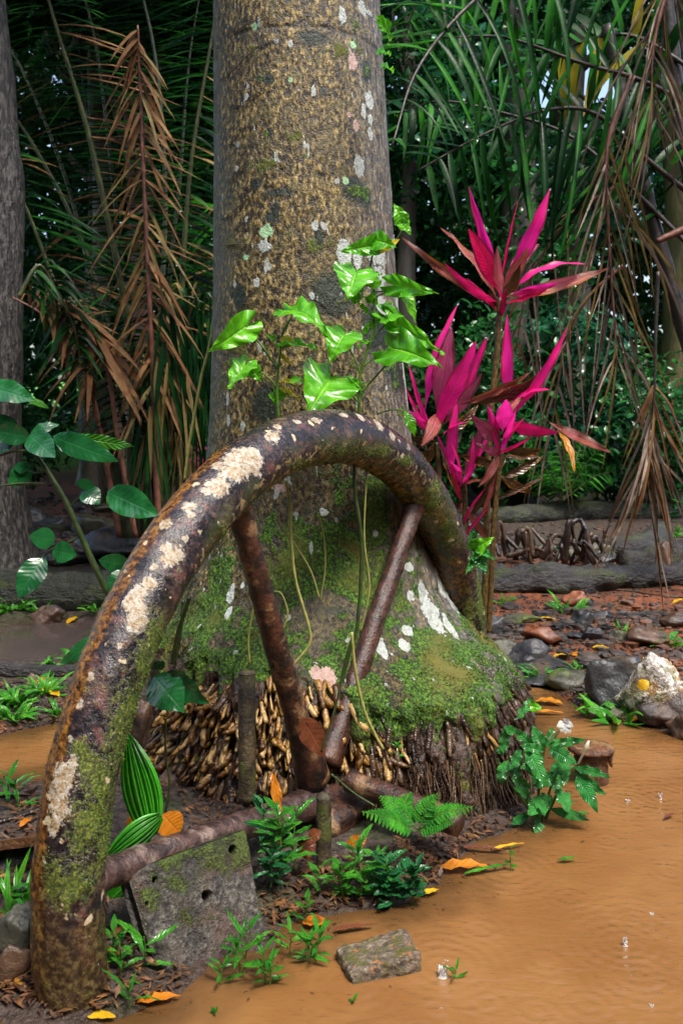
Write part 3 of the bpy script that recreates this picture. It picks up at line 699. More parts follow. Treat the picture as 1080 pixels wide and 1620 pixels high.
    # rust, orange along the outer edge
    rm = k.step(k.add(k.attr('rust'), k.math('MULTIPLY', k.math('SUBTRACT', f2, .5), 1.5), k.math('MULTIPLY', k.math('SUBTRACT', f1, .5), .6)), .38, .70)
    c = k.mix(rm, c, k.ramp(f1, [(.38, (.018, .007, .003)), (.49, (.11, .042, .006)), (.62, (.29, .125, .014))]))
    # pale scratches and streaks round the inside
    av = k.n('ShaderNodeCombineXYZ', _0=k.math('MULTIPLY', k.attr('ang'), 46.0), _1=k.math('MULTIPLY', k.attr('across'), 3.2), _2=0.0)
    sk = k.step(k.math('MULTIPLY', k.noise(1.0, 3, av, .6, .8), k.attr('streak')), .50, .60)
    c = k.mix(k.math('MULTIPLY', sk, .8), c, (.36, .27, .13))
    c = k.mix(k.math('MULTIPLY', k.step(f4, .46, .6), k.math('MULTIPLY', k.attr('streak'), .45)), c, (.07, .09, .02))
    fo = k.step(k.add(k.attr('foot'), k.math('MULTIPLY', k.math('SUBTRACT', f2, .5), 1.2)), .35, .8)
    c = k.mix(k.math('MULTIPLY', fo, .7), c, k.ramp(f1, [(.38, (.014, .009, .004)), (.52, (.060, .038, .012)), (.64, (.16, .115, .035))]))
    mm = k.step(k.add(k.attr('moss'), k.math('MULTIPLY', k.math('SUBTRACT', f2, .5), 2.2), k.math('MULTIPLY', k.math('SUBTRACT', f1, .5), 2.6), k.math('MULTIPLY', k.math('SUBTRACT', f3, .5), 2.2)), .38, .95)
    c = k.mix(mm, c, k.ramp(k.noise(110, 4, p, .7), [(.32, (.008, .014, .003)), (.46, (.040, .062, .006)), (.56, (.115, .145, .014)), (.68, (.24, .26, .06))]))
    jit = k.add(-.12, k.math('MULTIPLY', k.math('SUBTRACT', k.noise(20, 5, p, .65), .5), 1.7), k.math('MULTIPLY', k.math('SUBTRACT', f1, .5), 1.4), k.math('MULTIPLY', k.math('SUBTRACT', f3, .5), .9))
    cm = k.step(k.math('MULTIPLY', k.add(k.attr('cream'), jit), k.step(k.attr('cream'), .05, .4)), .38, .72)
    cr = k.ramp(k.add(k.math('MULTIPLY', f1, .6), k.math('MULTIPLY', f3, .4)), [(.36, (.13, .065, .018)), (.46, (.28, .20, .105)), (.58, (.43, .41, .36))])
    c = k.mix(cm, c, cr)
    c = k.mix(k.math('MULTIPLY', k.step(k.noise(23, 2, p, .4), .69, .72), .85), c, (.55, .46, .30))
    k.set('Base Color', c)
    k.set('Normal', k.bump(k.add(f1, k.math('MULTIPLY', f3, .55), k.math('MULTIPLY', f2, .6), k.math('MULTIPLY', cm, .08), k.math('MULTIPLY', mm, .9)), 0.5, .007))
    k.set('Roughness', k.math('MAXIMUM', k.n('ShaderNodeMapRange', _0=f1, _1=.35, _2=.65, _3=.18, _4=.36), k.math('MAXIMUM', k.math('MULTIPLY', mm, .8), k.math('MULTIPLY', cm, .5))))
    solid('rim', g, k.m, wheel)
    # short moss standing on the mossy side of the rim
    mk = mo+(n1-.5)*2.2+(n2-.5)*2.0; cand = np.where((mk > .62) & vis)[0]; pick = rng.choice(cand, min(len(cand), 5200), replace=False)
    b = V[pick]; d = D[pick]+U(-.8, .8, (len(pick), 3)); d /= np.linalg.norm(d, axis=1)[:, None]; t = np.cross(d, U(-1, 1, (len(pick), 3))); t /= np.linalg.norm(t, axis=1)[:, None]
    L_ = U(.003, .009, len(pick))[:, None]; W_ = U(.0008, .0018, len(pick))[:, None]; T_ = np.stack([b-t*W_, b+t*W_, b+d*L_], 1).reshape(-1, 3)
    gm = Geo(); gm.add(T_, np.arange(len(T_)).reshape(-1, 3), {'rnd': np.repeat(U(0, 1, len(pick)), 3)}); solid('moss', gm, m_moss, wheel, kind='stuff')
rim()
m_iron = simple('rusted_spoke_iron', (.012, .008, .007), (.10, .036, .020), 24, .32, .7, 75, .010, (.30, .17, .08))
m_iron_wet = simple('wet_brown_iron', (.030, .013, .009), (.10, .040, .026), 26, .24, .6, 110, .007, (.15, .075, .045))
m_iron_moss = simple('mossy_iron', (.035, .026, .016), (.12, .085, .04), 20, .45, .7, 90, .010, (.10, .12, .022))
m_spoke_low = simple('scaly_level_iron', (.030, .017, .015), (.13, .07, .058), 26, .3, .7, 75, .010, (.30, .22, .18))
def W(u, v, n=0): return WC+wu*u+wv*v+wn_*n
def spoke(ang, r0, r1, w0, w1, mat, label, off=0.0, shift=0.0, ell=1.0, nn=0.006):
    t = np.linspace(0, 1, 60); d = np.array([math.cos(ang), math.sin(ang)]); e = np.array([-d[1], d[0]])
    pts = np.array([W(*(d*(r0+(r1-r0)*x)+e*shift*(1-x)), off) for x in t])
    flare = 1+.45*np.exp(-((1-t)/.05)**2)+.4*np.exp(-(t/.12)**2)
    g = Geo(); tube(g, pts, (w0+(w1-w0)*t)*flare, 28, nn, 30, 3, ell=ell)
    solid('spoke', g, mat, wheel, label=label)
# measured on the photograph: where each spoke meets the rim
def rim_ang(px, py):
    a = np.linspace(-.4, 3.6, 900); V = WC+(WR-WT*.8)*(np.cos(a)[:, None]*wu+np.sin(a)[:, None]*wv); x, y = proj(V)
    return a[np.argmin((x-px)**2+(y-py)**2)]
spoke(rim_ang(392, 812), .02, WR-.05, .043, .037, m_iron, 'crusted flaky spoke', shift=.07)
spoke(rim_ang(655, 800), .02, WR-.05, .038, .036, m_iron_wet, 'smooth wet red-brown spoke')
spoke(rim_ang(178, 1388), .02, WR-.05, .046, .040, m_spoke_low, 'level spoke near the ground', shift=.10)
# hub with its axle, bolts and a stub post
def disc(geo, c, axis, r, h, seg=36, nn=.006):
    a = nz(axis); L = np.array([-.5, -.5, -.42, .42, .5, .5])*h; R = np.array([.01, .9, 1, 1, .9, .01])*r
    tube(geo, np.array(c)+a*L[:, None], R, seg, nn, 24, 5)
g = Geo(); disc(g, W(0, 0), wn_, .110, .22); disc(g, W(0, 0, .10), wn_, .085, .14)
solid('hub', g, m_iron, wheel)
g = Geo(); tube(g, curve([W(0, -.02, .1), W(.0, -.045, .30), W(0, -.075, .52)], 26), .040, 24, .006, 25, 8)
disc(g, W(0, -.072, .50), wn_, .055, .035); solid('axle', g, m_iron, wheel)
b0 = P(512, 1258, 3.12); b1 = P(512, 1345, 3.12)
g = Geo(); tube(g, np.linspace(b1-[0, 0, .06], b0, 24), .024, 16, .003, 60, 2); tube(g, np.linspace(b0-[0, 0, .006], b0+[0, 0, .008], 3), [.022, .018, .01], 16)
solid('stub_post', g, m_iron_moss, wheel)
g = Geo(); disc(g, P(541, 1262, 3.16), [0.05, -.25, 1], .030, .028, 22, .003); disc(g, P(541, 1280, 3.16), [0.05, -.2, 1], .022, .06, 18, .003); disc(g, P(543, 1300, 3.17), [0, -.1, 1], .026, .03, 18, .003)
solid('bolt', g, m_iron_moss, wheel)
g = Geo(); rock(g, W(-.02, -.16, .05), (.16, .14, .13), 77, 4, .25); solid('bearing_block', g, m_iron, wheel)

# short cut post among the roots, left of the flaky spoke
c0, c1 = P(391, 1150, 3.36), P(391, 1064, 3.40)
g = Geo(); tube(g, curve([c0-[0, 0, .25], c0, c1], 26), .030, 20, .004, 30, 9)
tube(g, np.linspace(c1-[0, 0, .003], c1+[0, 0, .006], 3), [.031, .029, .001], 20)
o = solid('iron_post', g, m_iron_moss, None, origin=c0); tag(o, 'short dark upright stump of a post among the ochre roots', 'post')

# square iron block set under the level spoke
def slab():
    TL, TR, BR, BL = P(205, 1378, 2.635), P(392, 1312, 2.905), P(432, 1500, 2.80), P(268, 1556, 2.57)
    BL = BL+np.array([0, 0, -.05]); BR = BR+np.array([0, 0, -.05])
    n_ = nz(np.cross(TR-TL, BL-TL)); n_ = -n_ if n_[1] < 0 else n_; th = .085
    nu, nv = 150, 150
    u = np.linspace(0, 1, nu); v = np.linspace(0, 1, nv); UU, VV = np.meshgrid(u, v, indexing='ij'); uu = UU.ravel(); vv = VV.ravel()
    B = (1-uu)[:, None]*(1-vv)[:, None]*TL+uu[:, None]*(1-vv)[:, None]*TR+uu[:, None]*vv[:, None]*BR+(1-uu)[:, None]*vv[:, None]*BL
    e = np.minimum(np.minimum(uu, 1-uu), np.minimum(vv, 1-vv)); rnd_ = np.clip(1-e/.035, 0, 1)**2*.016
    nn = (fbm(B*14, 4, 51)-.5)*.022+(fbm(B*60, 3, 52)-.5)*.012
    px, py = proj(B); hole = np.zeros(len(B))
    for (x, y, r) in ((328, 1418, 7), (368, 1345, 6), (246, 1392, 4), (232, 1430, 3)):
        dx, dy = (px-x)/r, (py-y)/(r*1.25); hole = np.maximum(hole, smooth(1.15-np.hypot(dx, dy), 0, .3))
    Fv = B+n_*(rnd_+nn+hole*.05)[:, None]
    Bk = B+n_*(th-rnd_)[:, None]
    g = Geo(); i = np.arange(nu-1)[:, None]*nv; j = np.arange(nv-1)[None]
    q = np.stack([i+j, i+nv+j, i+nv+j+1, i+j+1], -1).reshape(-1, 4); N = nu*nv
    edge = np.concatenate([np.arange(nu)*nv, (nu-1)*nv+np.arange(1, nv), (np.arange(nu-2, -1, -1))*nv+nv-1, np.arange(nv-2, 0, -1)])
    e2 = np.roll(edge, -1)
    mo = np.maximum(smooth(.22-vv, 0, .2)*smooth(uu, .1, .4)*.9, smooth(.35-vv, 0, .3)*smooth(uu, .6, .9)*1.0)
    for (x, y, r) in ((300, 1350, 40), (300, 1450, 26), (240, 1420, 26), (285, 1400, 26), (258, 1368, 20), (350, 1360, 30), (370, 1330, 30), (245, 1385, 16)):
        mo = np.maximum(mo, np.clip(1.3-np.hypot(px-x, py-y)/r, 0, 1)*.7)
    g.add(np.vstack([Fv, Bk]), [q, q[:, ::-1]+N, np.stack([edge, e2, e2+N, edge+N], -1)], {'moss': np.r_[mo*1.15, mo*.5], 'hole': np.r_[hole, hole*0], 'low': np.r_[vv, vv]})
    k = M('pitted_block', .45, .5); p = k.pos(); f1 = k.noise(70, 5, p, .7); f2 = k.noise(18, 4, p); f3 = k.noise(200, 3, p)
    c = k.ramp(k.add(k.math('MULTIPLY', f1, .7), k.math('MULTIPLY', f2, .3)), [(.38, (.020, .017, .016)), (.46, (.042, .038, .032)), (.54, (.10, .092, .076)), (.63, (.25, .235, .20))])
    c = k.mix(k.math('MULTIPLY', k.step(k.noise(9, 4, p), .5, .62), .6), c, (.10, .055, .04))
    c = k.mix(k.math('MULTIPLY', k.step(k.add(k.attr('low'), f2), 1.05, 1.5), .6), c, (.12, .075, .06))
    mm = k.step(k.add(k.attr('moss'), k.math('MULTIPLY', k.math('SUBTRACT', f2, .5), 2.6), k.math('MULTIPLY', k.math('SUBTRACT', f1, .5), 2.4), k.math('MULTIPLY', k.math('SUBTRACT', f3, .5), 1.5)), .45, .95)
    c = k.mix(mm, c, k.ramp(f3, [(.35, (.02, .035, .005)), (.6, (.085, .12, .016))]))
    c = k.mix(k.attr('hole'), c, (.02, .013, .01))
    k.set('Base Color', c); k.set('Normal', k.bump(k.add(f1, k.math('MULTIPLY', f3, .7), k.math('MULTIPLY', mm, .5)), .9, .012))
    o = solid('iron_block', g, k.m, None, origin=BL)
    tag(o, 'pitted grey mossy block with small round holes leaning under the level spoke', 'block')
slab()
# ================================================================== LEAF SHAPES (unit length along +y, unit width along x)
def leaf_mesh(name, mat, prof, bend=.15, fold=.25, wave=.0, nl=10, curl=0.0, seed=0, twist=0.0, asp=.3):
    """prof(v) -> half width (max .5). The tip stays at (0,1,0), the blade arches up by bend and folds along the midrib."""
    g = np.random.default_rng(seed); v = np.linspace(0, 1, nl+1); us = np.array([-1, -.55, 0, .55, 1.]); V = []; uv = []
    ph = g.uniform(0, 6.28)
    for x in v:
        w = prof(x); z0 = bend*4*x*(1-x)*.5
        for u_ in us:
            X = u_*w; z = z0+asp*(abs(u_)*w*fold-u_*u_*w*curl+2*wave*math.sin(x*19+ph+(0 if u_ > 0 else 1.7))*abs(u_)**2*min(1, w*4))
            a = twist*x; V.append((X*math.cos(a), x+wave*.3*math.sin(x*31+ph)*abs(u_)*w, z+X*math.sin(a))); uv.append((u_, x))
    i = np.arange(nl)[:, None]*5; j = np.arange(4)[None]
    ge = Geo(); ge.add(V, np.stack([i+j, i+j+1, i+6+j, i+5+j], -1).reshape(-1, 4), None, uv); return ge.mesh(name, mat)
def heart_mesh(name, mat, bend=.2, fold=.25, wave=.03, seed=0, lobe=.30, wid=.5, asp=.8):
    """arrow or heart shaped blade: lobes reach back past the stalk, which joins at the origin"""
    E = curve([(0.0, -.02, 0), (.10*wid/.5, -lobe*.85, 0), (.24*wid/.5, -lobe, 0), (.42*wid/.5, -lobe*.55, 0), (.50*wid/.5, .02, 0), (.42*wid/.5, .28, 0), (.26*wid/.5, .58, 0), (.10*wid/.5, .85, 0), (0, 1, 0)], 25)
    t = np.linspace(0, 1, 25); Mx = np.stack([0*t, np.clip((t-.18)/.82, 0, 1)**1.05, 0*t], -1)
    g = Geo(); ph = np.random.default_rng(seed).uniform(0, 6.28)
    for sgn in (-1, 1):
        V = []; uv = []
        for i in range(25):
            for s in (0, .33, .66, 1):
                q = Mx[i]+(E[i]-Mx[i])*s; x = q[0]
                z = bend*2*max(0, q[1]+.2)*(1-q[1])+asp*(abs(x)*fold+wave*math.sin(i*1.15+ph+sgn)*s*s)-.25*s*s*max(0, -q[1])
                V.append((sgn*x, q[1], z)); uv.append((sgn*s, t[i]))
        i = np.arange(24)[:, None]*4; j = np.arange(3)[None]; q = np.stack([i+j, i+j+1, i+5+j, i+4+j], -1).reshape(-1, 4)
        g.add(V, q if sgn > 0 else q[:, ::-1], None, uv)
    return g.mesh(name, mat)
pf_lance = lambda v: .5*max(.02, math.sin(math.pi*min(1, v**.80*.98+.02)))**.75*(.30+.70*min(1, v*2.6))
pf_strap = lambda v: .5*min(1, v*6+.35)*max(.0, 1-v**3.2)**.8
pf_ovate = lambda v: .5*max(0, math.sin(math.pi*v**.85))**.78 if 0 < v < .98 else .004
pf_accum = lambda v: .5*max(0, math.sin(math.pi*v**.75))**1.0*(1 if v < .8 else 1-.4*(v-.8)*5) if 0 < v < .985 else .004
pf_blade = lambda v: .5*min(1, v*9+.25)*(1-v)**.55 if v < 1 else .002
pf_rib = lambda v: .5*max(0, math.sin(math.pi*v**.9))**.85*(1+.05*math.sin(v*40)) if 0 < v < .985 else .004

def put_leaf(name, me, base, tip, w, parent, hint=(0, 0, 1), roll=0.0, label=None, wscale_z=None):
    """one leaf object from base to tip; hint = which way its upper face looks"""
    b = np.asarray(base, float); y = np.asarray(tip, float)-b; L = np.linalg.norm(y); y = y/max(L, 1e-9)
    h = np.asarray(hint, float); z = h-y*np.dot(h, y); z = nz(z) if np.linalg.norm(z) > 1e-3 else nz(np.cross(y, [1, 0, .2]))
    x = np.cross(y, z)
    if roll: c, s = math.cos(roll), math.sin(roll); x, z = x*c+z*s, z*c-x*s
    zs = L
    return link(name, me, parent, mat4(x, y, z, b, (w, L, zs)), label=label)
CAMDIR = np.array([0, -1, .35])
def pleaf(name, me, b, t, w, d, parent, hint=None, dd=0.0, roll=0.0, label=None):
    """leaf given by pixels: base, tip, width in px; d metres away, tip dd nearer (-) or farther (+)"""
    return put_leaf(name, me, P(*b, d), P(*t, d+dd), w*d/F, parent, CAMDIR if hint is None else hint, roll, label)
def pstem(name, pts, d, r0, r1, mat, parent, n=24, dd=0.0, seg=7, noise=0):
    k = len(pts); q = [P(x, y, d+dd*i/max(1, k-1)) for i, (x, y) in enumerate(pts)]
    g = Geo(); tube(g, curve(q, n), np.linspace(r0, r1, n), seg, noise, 60, 3); return solid(name, g, mat, parent)
# ================================================================== PLANTS NEAR THE WHEEL
m_stem_g = simple('green_stem', (.05, .12, .012), (.11, .22, .03), 30, .35, .2, 90, .002)
m_stem_d = simple('dark_green_stem', (.018, .04, .010), (.05, .075, .02), 30, .35, .3, 90, .002)
m_stem_b = simple('brown_stem', (.045, .026, .008), (.15, .09, .022), 60, .4, .5, 150, .004, (.05, .03, .012))
m_vine = simple('vine_stem', (.20, .24, .05), (.34, .30, .10), 40, .4, .3, 90, .002)
m_philo = leaf_mat('arrowhead_leaf', (.07, .36, .010), (.16, .55, .018), (.26, .62, .05), .18, .35, 8, vb=.45, vein_amt=.6, spots=(.50, .40, .03), spot_amt=.66)
m_philo_y = leaf_mat('yellow_leaf', (.55, .42, .01), (.66, .52, .03), (.5, .5, .05), .3, .3, 8)
m_shrub = leaf_mat('glossy_shrub_leaf', (.008, .075, .022), (.016, .13, .030), (.05, .20, .07), .16, .12, 10, vein_amt=.2, shine=.7, vb=.14)
m_shrub_l = leaf_mat('light_shrub_leaf', (.03, .17, .012), (.06, .23, .015), (.10, .26, .05), .2, .3, 10)
m_lily = leaf_mat('ribbed_plant_leaf', (.022, .19, .035), (.055, .30, .05), (.12, .40, .12), .22, .25, 15, vein_amt=.6, spots=(.02, .10, .03), spot_amt=.66)
m_seed = leaf_mat('seedling_leaf', (.030, .22, .020), (.085, .36, .022), (.14, .42, .06), .25, .3, 7, vein_amt=.4, spots=(.30, .26, .02), spot_amt=.76)
m_seed_b = leaf_mat('bluish_seedling_leaf', (.012, .12, .035), (.03, .20, .05), (.08, .26, .09), .22, .2, 8, vein_amt=.4)
m_grass = leaf_mat('grass_blade', (.04, .25, .018), (.11, .40, .02), (.14, .42, .05), .3, .3, 3, vein_amt=.3)
m_fern = leaf_mat('fern_pinna', (.035, .26, .025), (.09, .40, .025), (.12, .42, .06), .28, .3, 6, vein_amt=.3)
m_pleat = leaf_mat('pleated_leaf', (.040, .36, .014), (.065, .46, .018), (.16, .60, .06), .26, .35, 9, par=True, vein_amt=.6)
PINK, PEDGE = (.80, .006, .19), (.30, .10, .02)
m_pink = leaf_mat('pink_leaf', (.95, .008, .24), (.98, .025, .38), (.98, .14, .44), .3, .5, 16, vb=.22, vein_amt=.25, dark=.88, edge=(.35, .02, .05))
m_red = leaf_mat('crimson_leaf', (.72, .006, .08), (.88, .010, .18), (.75, .05, .16), .26, .42, 16, vb=.3, vein_amt=.3, dark=.8, edge=(.16, .01, .03))
m_var = leaf_mat('cream_streaked_pink_leaf', (.70, .02, .17), (.78, .06, .24), (.74, .52, .22), .3, .25, 6, streak=True, edge=(.40, .17, .02))
m_brn = leaf_mat('withering_leaf', (.20, .065, .020), (.36, .14, .03), (.60, .12, .16), .32, .2, 6, streak=True, edge=(.12, .045, .012))
m_silver = leaf_mat('purple_veined_leaf', (.34, .07, .13), (.50, .16, .24), (.62, .06, .24), .2, .2, 7, streak=True, edge=(.10, .03, .03))
m_olive = leaf_mat('dark_olive_leaf', (.045, .030, .012), (.10, .055, .016), (.22, .05, .04), .2, .15, 10, edge=(.30, .10, .015))
m_gold = leaf_mat('golden_leaf', (.45, .19, .012), (.55, .26, .02), (.3, .1, .01), .3, .3, 6, spots=(.25, .08, .01))

LM = {}
def L(kind, mat, var=0):
    """leaf mesh by shape, material and variant"""
    key = (kind, mat.name, var)
    if key not in LM:
        s = hash((kind, var)) % 1000 if False else (sum(map(ord, kind))+var*37)
        b = [.12, .22, .05, -.08, .30][var % 5]; f = [.35, .22, .45, .30, .15][var % 5]
        nm = 'leaf'
        if kind == 'lance': LM[key] = leaf_mesh(nm, mat, pf_lance, b, f, .05, 14, seed=s, asp=.17)
        elif kind == 'strap': LM[key] = leaf_mesh(nm, mat, pf_strap, b, f, .05, 12, seed=s, asp=.10)
        elif kind == 'ovate': LM[key] = leaf_mesh(nm, mat, pf_ovate, b, f*.8, .025, 12, curl=.12, seed=s, asp=.55)
        elif kind == 'accum': LM[key] = leaf_mesh(nm, mat, pf_accum, b, f*.8, .05, 12, curl=.1, seed=s, asp=.42)
        elif kind == 'rib': LM[key] = leaf_mesh(nm, mat, pf_rib, b*1.5, f*.9, .09, 18, curl=.1, seed=s, asp=.38)
        elif kind == 'blade': LM[key] = leaf_mesh(nm, mat, pf_blade, b*2, f, .0, 8, seed=s, asp=.14)
        elif kind == 'heart': LM[key] = heart_mesh(nm, mat, b, .30, .10, s, .30, .5)
        elif kind == 'arrow': LM[key] = heart_mesh(nm, mat, b, .32, .11, s, .36, .42)
    return LM[key]

# ---- climbing arrowhead plant on the trunk
cl = thing('arrowhead_vine', P(520, 650, 3.78), 'bright green arrowhead vine climbing the thick trunk above the wheel rim', 'climbing plant')
dV = 3.80
for pts, r0, r1 in (([(441, 668), (438, 610), (443, 560), (446, 530), (462, 500)], .0065, .004), ([(438, 612), (415, 590), (392, 582)], .0042, .003), ([(440, 585), (415, 548), (388, 520)], .0045, .003), ([(444, 552), (455, 548), (462, 547)], .003, .003),
        ([(568, 668), (568, 610), (574, 575), (588, 530), (592, 470), (586, 420), (596, 385)], .0068, .0035), ([(570, 640), (550, 618), (528, 605)], .0048, .0035), ([(572, 600), (562, 570), (548, 545)], .004, .003), ([(574, 580), (600, 560), (622, 556)], .0042, .003),
        ([(585, 540), (605, 518), (620, 508)], .004, .003), ([(590, 470), (612, 462), (626, 452)], .0042, .003), ([(589, 455), (570, 445), (562, 432)], .0035, .003), ([(592, 462), (615, 460), (640, 458)], .003, .003), ([(572, 620), (590, 600), (612, 576)], .005, .004),
        ([(596, 655), (620, 648), (640, 650)], .003, .003), ([(626, 380), (634, 365), (632, 345)], .003, .002)):
    pstem('stem', pts, dV+.02, r0, r1, m_stem_g, cl, 20)
for kind, mat, var, b, t, w, dd, roll in (
        ('arrow', m_philo, 1, (388, 516), (330, 556), 60, -.02, .5), ('arrow', m_philo, 2, (388, 578), (361, 616), 52, -.05, -.3), ('arrow', m_philo, 4, (462, 498), (519, 533), 64, -.10, .35), ('heart', m_philo, 2, (455, 546), (503, 552), 36, -.05, .9),
        ('arrow', m_philo, 0, (522, 602), (486, 656), 116, -.12, .1), ('heart', m_philo, 1, (546, 532), (522, 574), 62, -.05, -.2), ('heart', m_philo, 0, (563, 432), (550, 474), 74, -.08, .0),
        ('heart', m_philo, 3, (592, 388), (537, 398), 34, -.03, .4), ('heart', m_philo, 4, (596, 382), (628, 392), 36, -.03, -.3), ('lance', m_philo_y, 1, (632, 378), (599, 402), 15, 0, 0), ('arrow', m_philo, 0, (626, 452), (693, 464), 44, -.08, -.5),
        ('accum', m_philo, 1, (632, 452), (657, 512), 20, -.03, .3), ('arrow', m_philo, 1, (624, 556), (700, 582), 82, -.15, -.1), ('arrow', m_philo, 3, (622, 506), (703, 562), 40, -.1, -.6), ('accum', m_philo, 1, (640, 650), (656, 692), 18, 0, .2),
        ('heart', m_philo, 1, (634, 348), (622, 322), 26, 0, 0), ('heart', m_philo, 2, (634, 352), (650, 372), 26, 0, .2), ('heart', m_philo, 1, (600, 40), (614, 72), 28, .1, 0), ('heart', m_philo, 2, (604, 85), (618, 88), 16, .1, 0), ('heart', m_philo, 2, (610, 108), (622, 116), 16, .1, 0),
        ('heart', m_philo, 2, (400, 585), (414, 604), 26, .02, 0), ('accum', m_philo, 0, (600, 510), (640, 500), 20, -.05, .4), ('accum', m_philo, 4, (612, 480), (628, 520), 22, 0, .2)):
    pleaf('leaf', L(kind, mat, var), b, t, w, dV+(.12 if b[1] < 130 else -.02), cl, dd=dd, roll=roll)

# extra leaves of all ages along the same stems
for k in range(26):
    sx, sy0, sy1 = ((440, 520, 650), (570, 400, 650), (590, 380, 560))[k % 3]; y = U(sy0, sy1); x = sx+U(-6, 6); a = U(-2.6, .6); l_ = U(14, 34)
    pleaf('leaf', L(random.choice(('arrow', 'heart', 'accum')), m_philo if k % 6 else m_philo_y, k % 5), (x+math.cos(a)*8, y+math.sin(a)*8), (x+math.cos(a)*(8+l_), y+math.sin(a)*(8+l_)+8), l_*U(.5, .9), dV+U(0, .06), cl, dd=U(-.08, .02), roll=U(-.9, .9))
# ---- thin vines hanging under the arch
for k, (pts, d, r, lab) in enumerate((([(452, 760), (458, 800), (461, 860), (468, 920), (488, 990), (490, 1018), (470, 1045), (456, 1058)], 3.50, .0045, 'pale green looping vine hanging from the arch beside the flaky spoke'),
        ([(430, 935), (445, 940), (455, 970), (447, 995), (440, 998)], 3.62, .003, 'short hooked tendril beside the flaky spoke'), ([(395, 1050), (393, 1010), (402, 950), (398, 930)], 3.45, .003, 'thin pale stem rising behind the cut iron post'),
        ([(500, 790), (512, 850), (514, 900), (506, 950)], 3.75, .003, 'fine brown tendril hanging in the middle of the arch'), ([(462, 855), (490, 900), (505, 945)], 3.6, .0025, 'slanting hair-thin twig crossing the pale vine'),
        ([(568, 660), (560, 760), (572, 860), (566, 980), (560, 1010), (545, 1060), (540, 1100)], 3.62, .0055, 'long dark vine hanging beside the smooth spoke'), ([(580, 740), (576, 850), (584, 930), (570, 1000)], 3.7, .003, 'green wiry vine hanging near the smooth spoke'),
        ([(556, 1000), (562, 1060), (575, 1120), (592, 1160), (606, 1185)], 3.2, .0042, 'pale wiry root running down over the mound'), ([(556, 1010), (545, 1050), (530, 1120), (508, 1190)], 3.2, .003, 'dark wire strung down to the hub'), ([(524, 1225), (560, 1255), (592, 1275)], 3.1, .003, 'dark cord stretched over the hub'),
        ([(262, 1135), (262, 1190), (268, 1240), (262, 1285)], 3.05, .003, 'thin dark stalk under the drooping pair of glossy leaves'), ([(300, 945), (282, 1000), (272, 1050)], 3.3, .006, 'dark reddish stick behind the left limb of the arch'), ([(290, 950), (284, 1010), (276, 1050)], 3.42, .005, 'thin dark stick close behind the left limb of the arch'),
        ([(342, 395), (336, 520), (318, 600), (300, 700), (292, 760)], 4.6, .006, 'long thin liana hanging left of the thick trunk'))):
    g = Geo(); q = [P(x, y, d) for x, y in pts]; tube(g, curve(q, 40), 1.25*r*(1+.12*np.sin(np.arange(40)*2.1)), 7, .0008, 60, k)
    o = solid('vine', g, m_stem_d if 'dark' in lab else m_vine, None, origin=q[0]); tag(o, lab, 'vine', 'vines and cords hanging about the wheel')

# ---- pink cordylines behind the right limb of the arch
def cordyline(loc, label, stems, leaves, d):
    t = thing('cordyline', loc, label, 'cordyline', 'pink cordylines behind the arch')
    for pts, r0, r1 in stems:
        o = pstem('stem', pts, d, r0, r1, m_stem_b, t, 60, seg=9, noise=.0025)
    for (kind, mat, var, b, tp, w, dd, roll) in leaves:
        pleaf('leaf', L(kind, mat, var), b, tp, w*.62, d, t, dd=dd, roll=roll*2.0)
    return t
p_, r_, v_, b_, s_, o_, y_ = m_pink, m_red, m_var, m_brn, m_silver, m_olive, m_gold
cordyline(P(765, 1000, 4.85), 'tallest pink cordyline with one rosette high above the arch', [([(790, 470), (787, 540), (778, 630), (772, 720), (770, 820), (767, 920), (763, 1010)], .014, .016)], [
    ('lance', p_, 0, (793, 445), (741, 295), 24, -.08, .3), ('lance', p_, 1, (797, 448), (869, 298), 40, -.10, -.2), ('lance', r_, 0, (790, 462), (741, 362), 52, -.14, .1), ('lance', v_, 2, (795, 455), (836, 392), 36, -.1, -.3),
    ('strap', r_, 2, (794, 440), (820, 314), 6, .0, .2), ('lance', b_, 1, (789, 482), (634, 374), 27, -.10, .35), ('lance', b_, 0, (788, 478), (696, 360), 26, .12, -.2), ('lance', r_, 4, (788, 478), (703, 416), 26, -.2, .5), ('lance', v_, 1, (798, 470), (962, 424), 32, -.12, -.3),
    ('lance', p_, 4, (800, 466), (925, 418), 26, .04, .3), ('lance', p_, 3, (800, 470), (884, 448), 22, -.2, -.3), ('lance', v_, 0, (793, 468), (786, 390), 26, -.14, .3), ('lance', s_, 1, (798, 445), (852, 386), 34, .1, .1), ('lance', o_, 1, (796, 470), (822, 418), 34, -.18, -.3),
    ('lance', r_, 3, (797, 480), (868, 458), 18, -.15, .2), ('lance', r_, 2, (786, 492), (738, 440), 14, -.1, .2), ('lance', v_, 3, (787, 486), (716, 432), 20, -.16, .4), ('strap', o_, 3, (790, 496), (772, 458), 12, -.05, .1), ('strap', r_, 3, (792, 500), (800, 455), 14, -.12, .1), ('strap', r_, 1, (792, 498), (783, 452), 14, -.14, -.3)], 4.85)
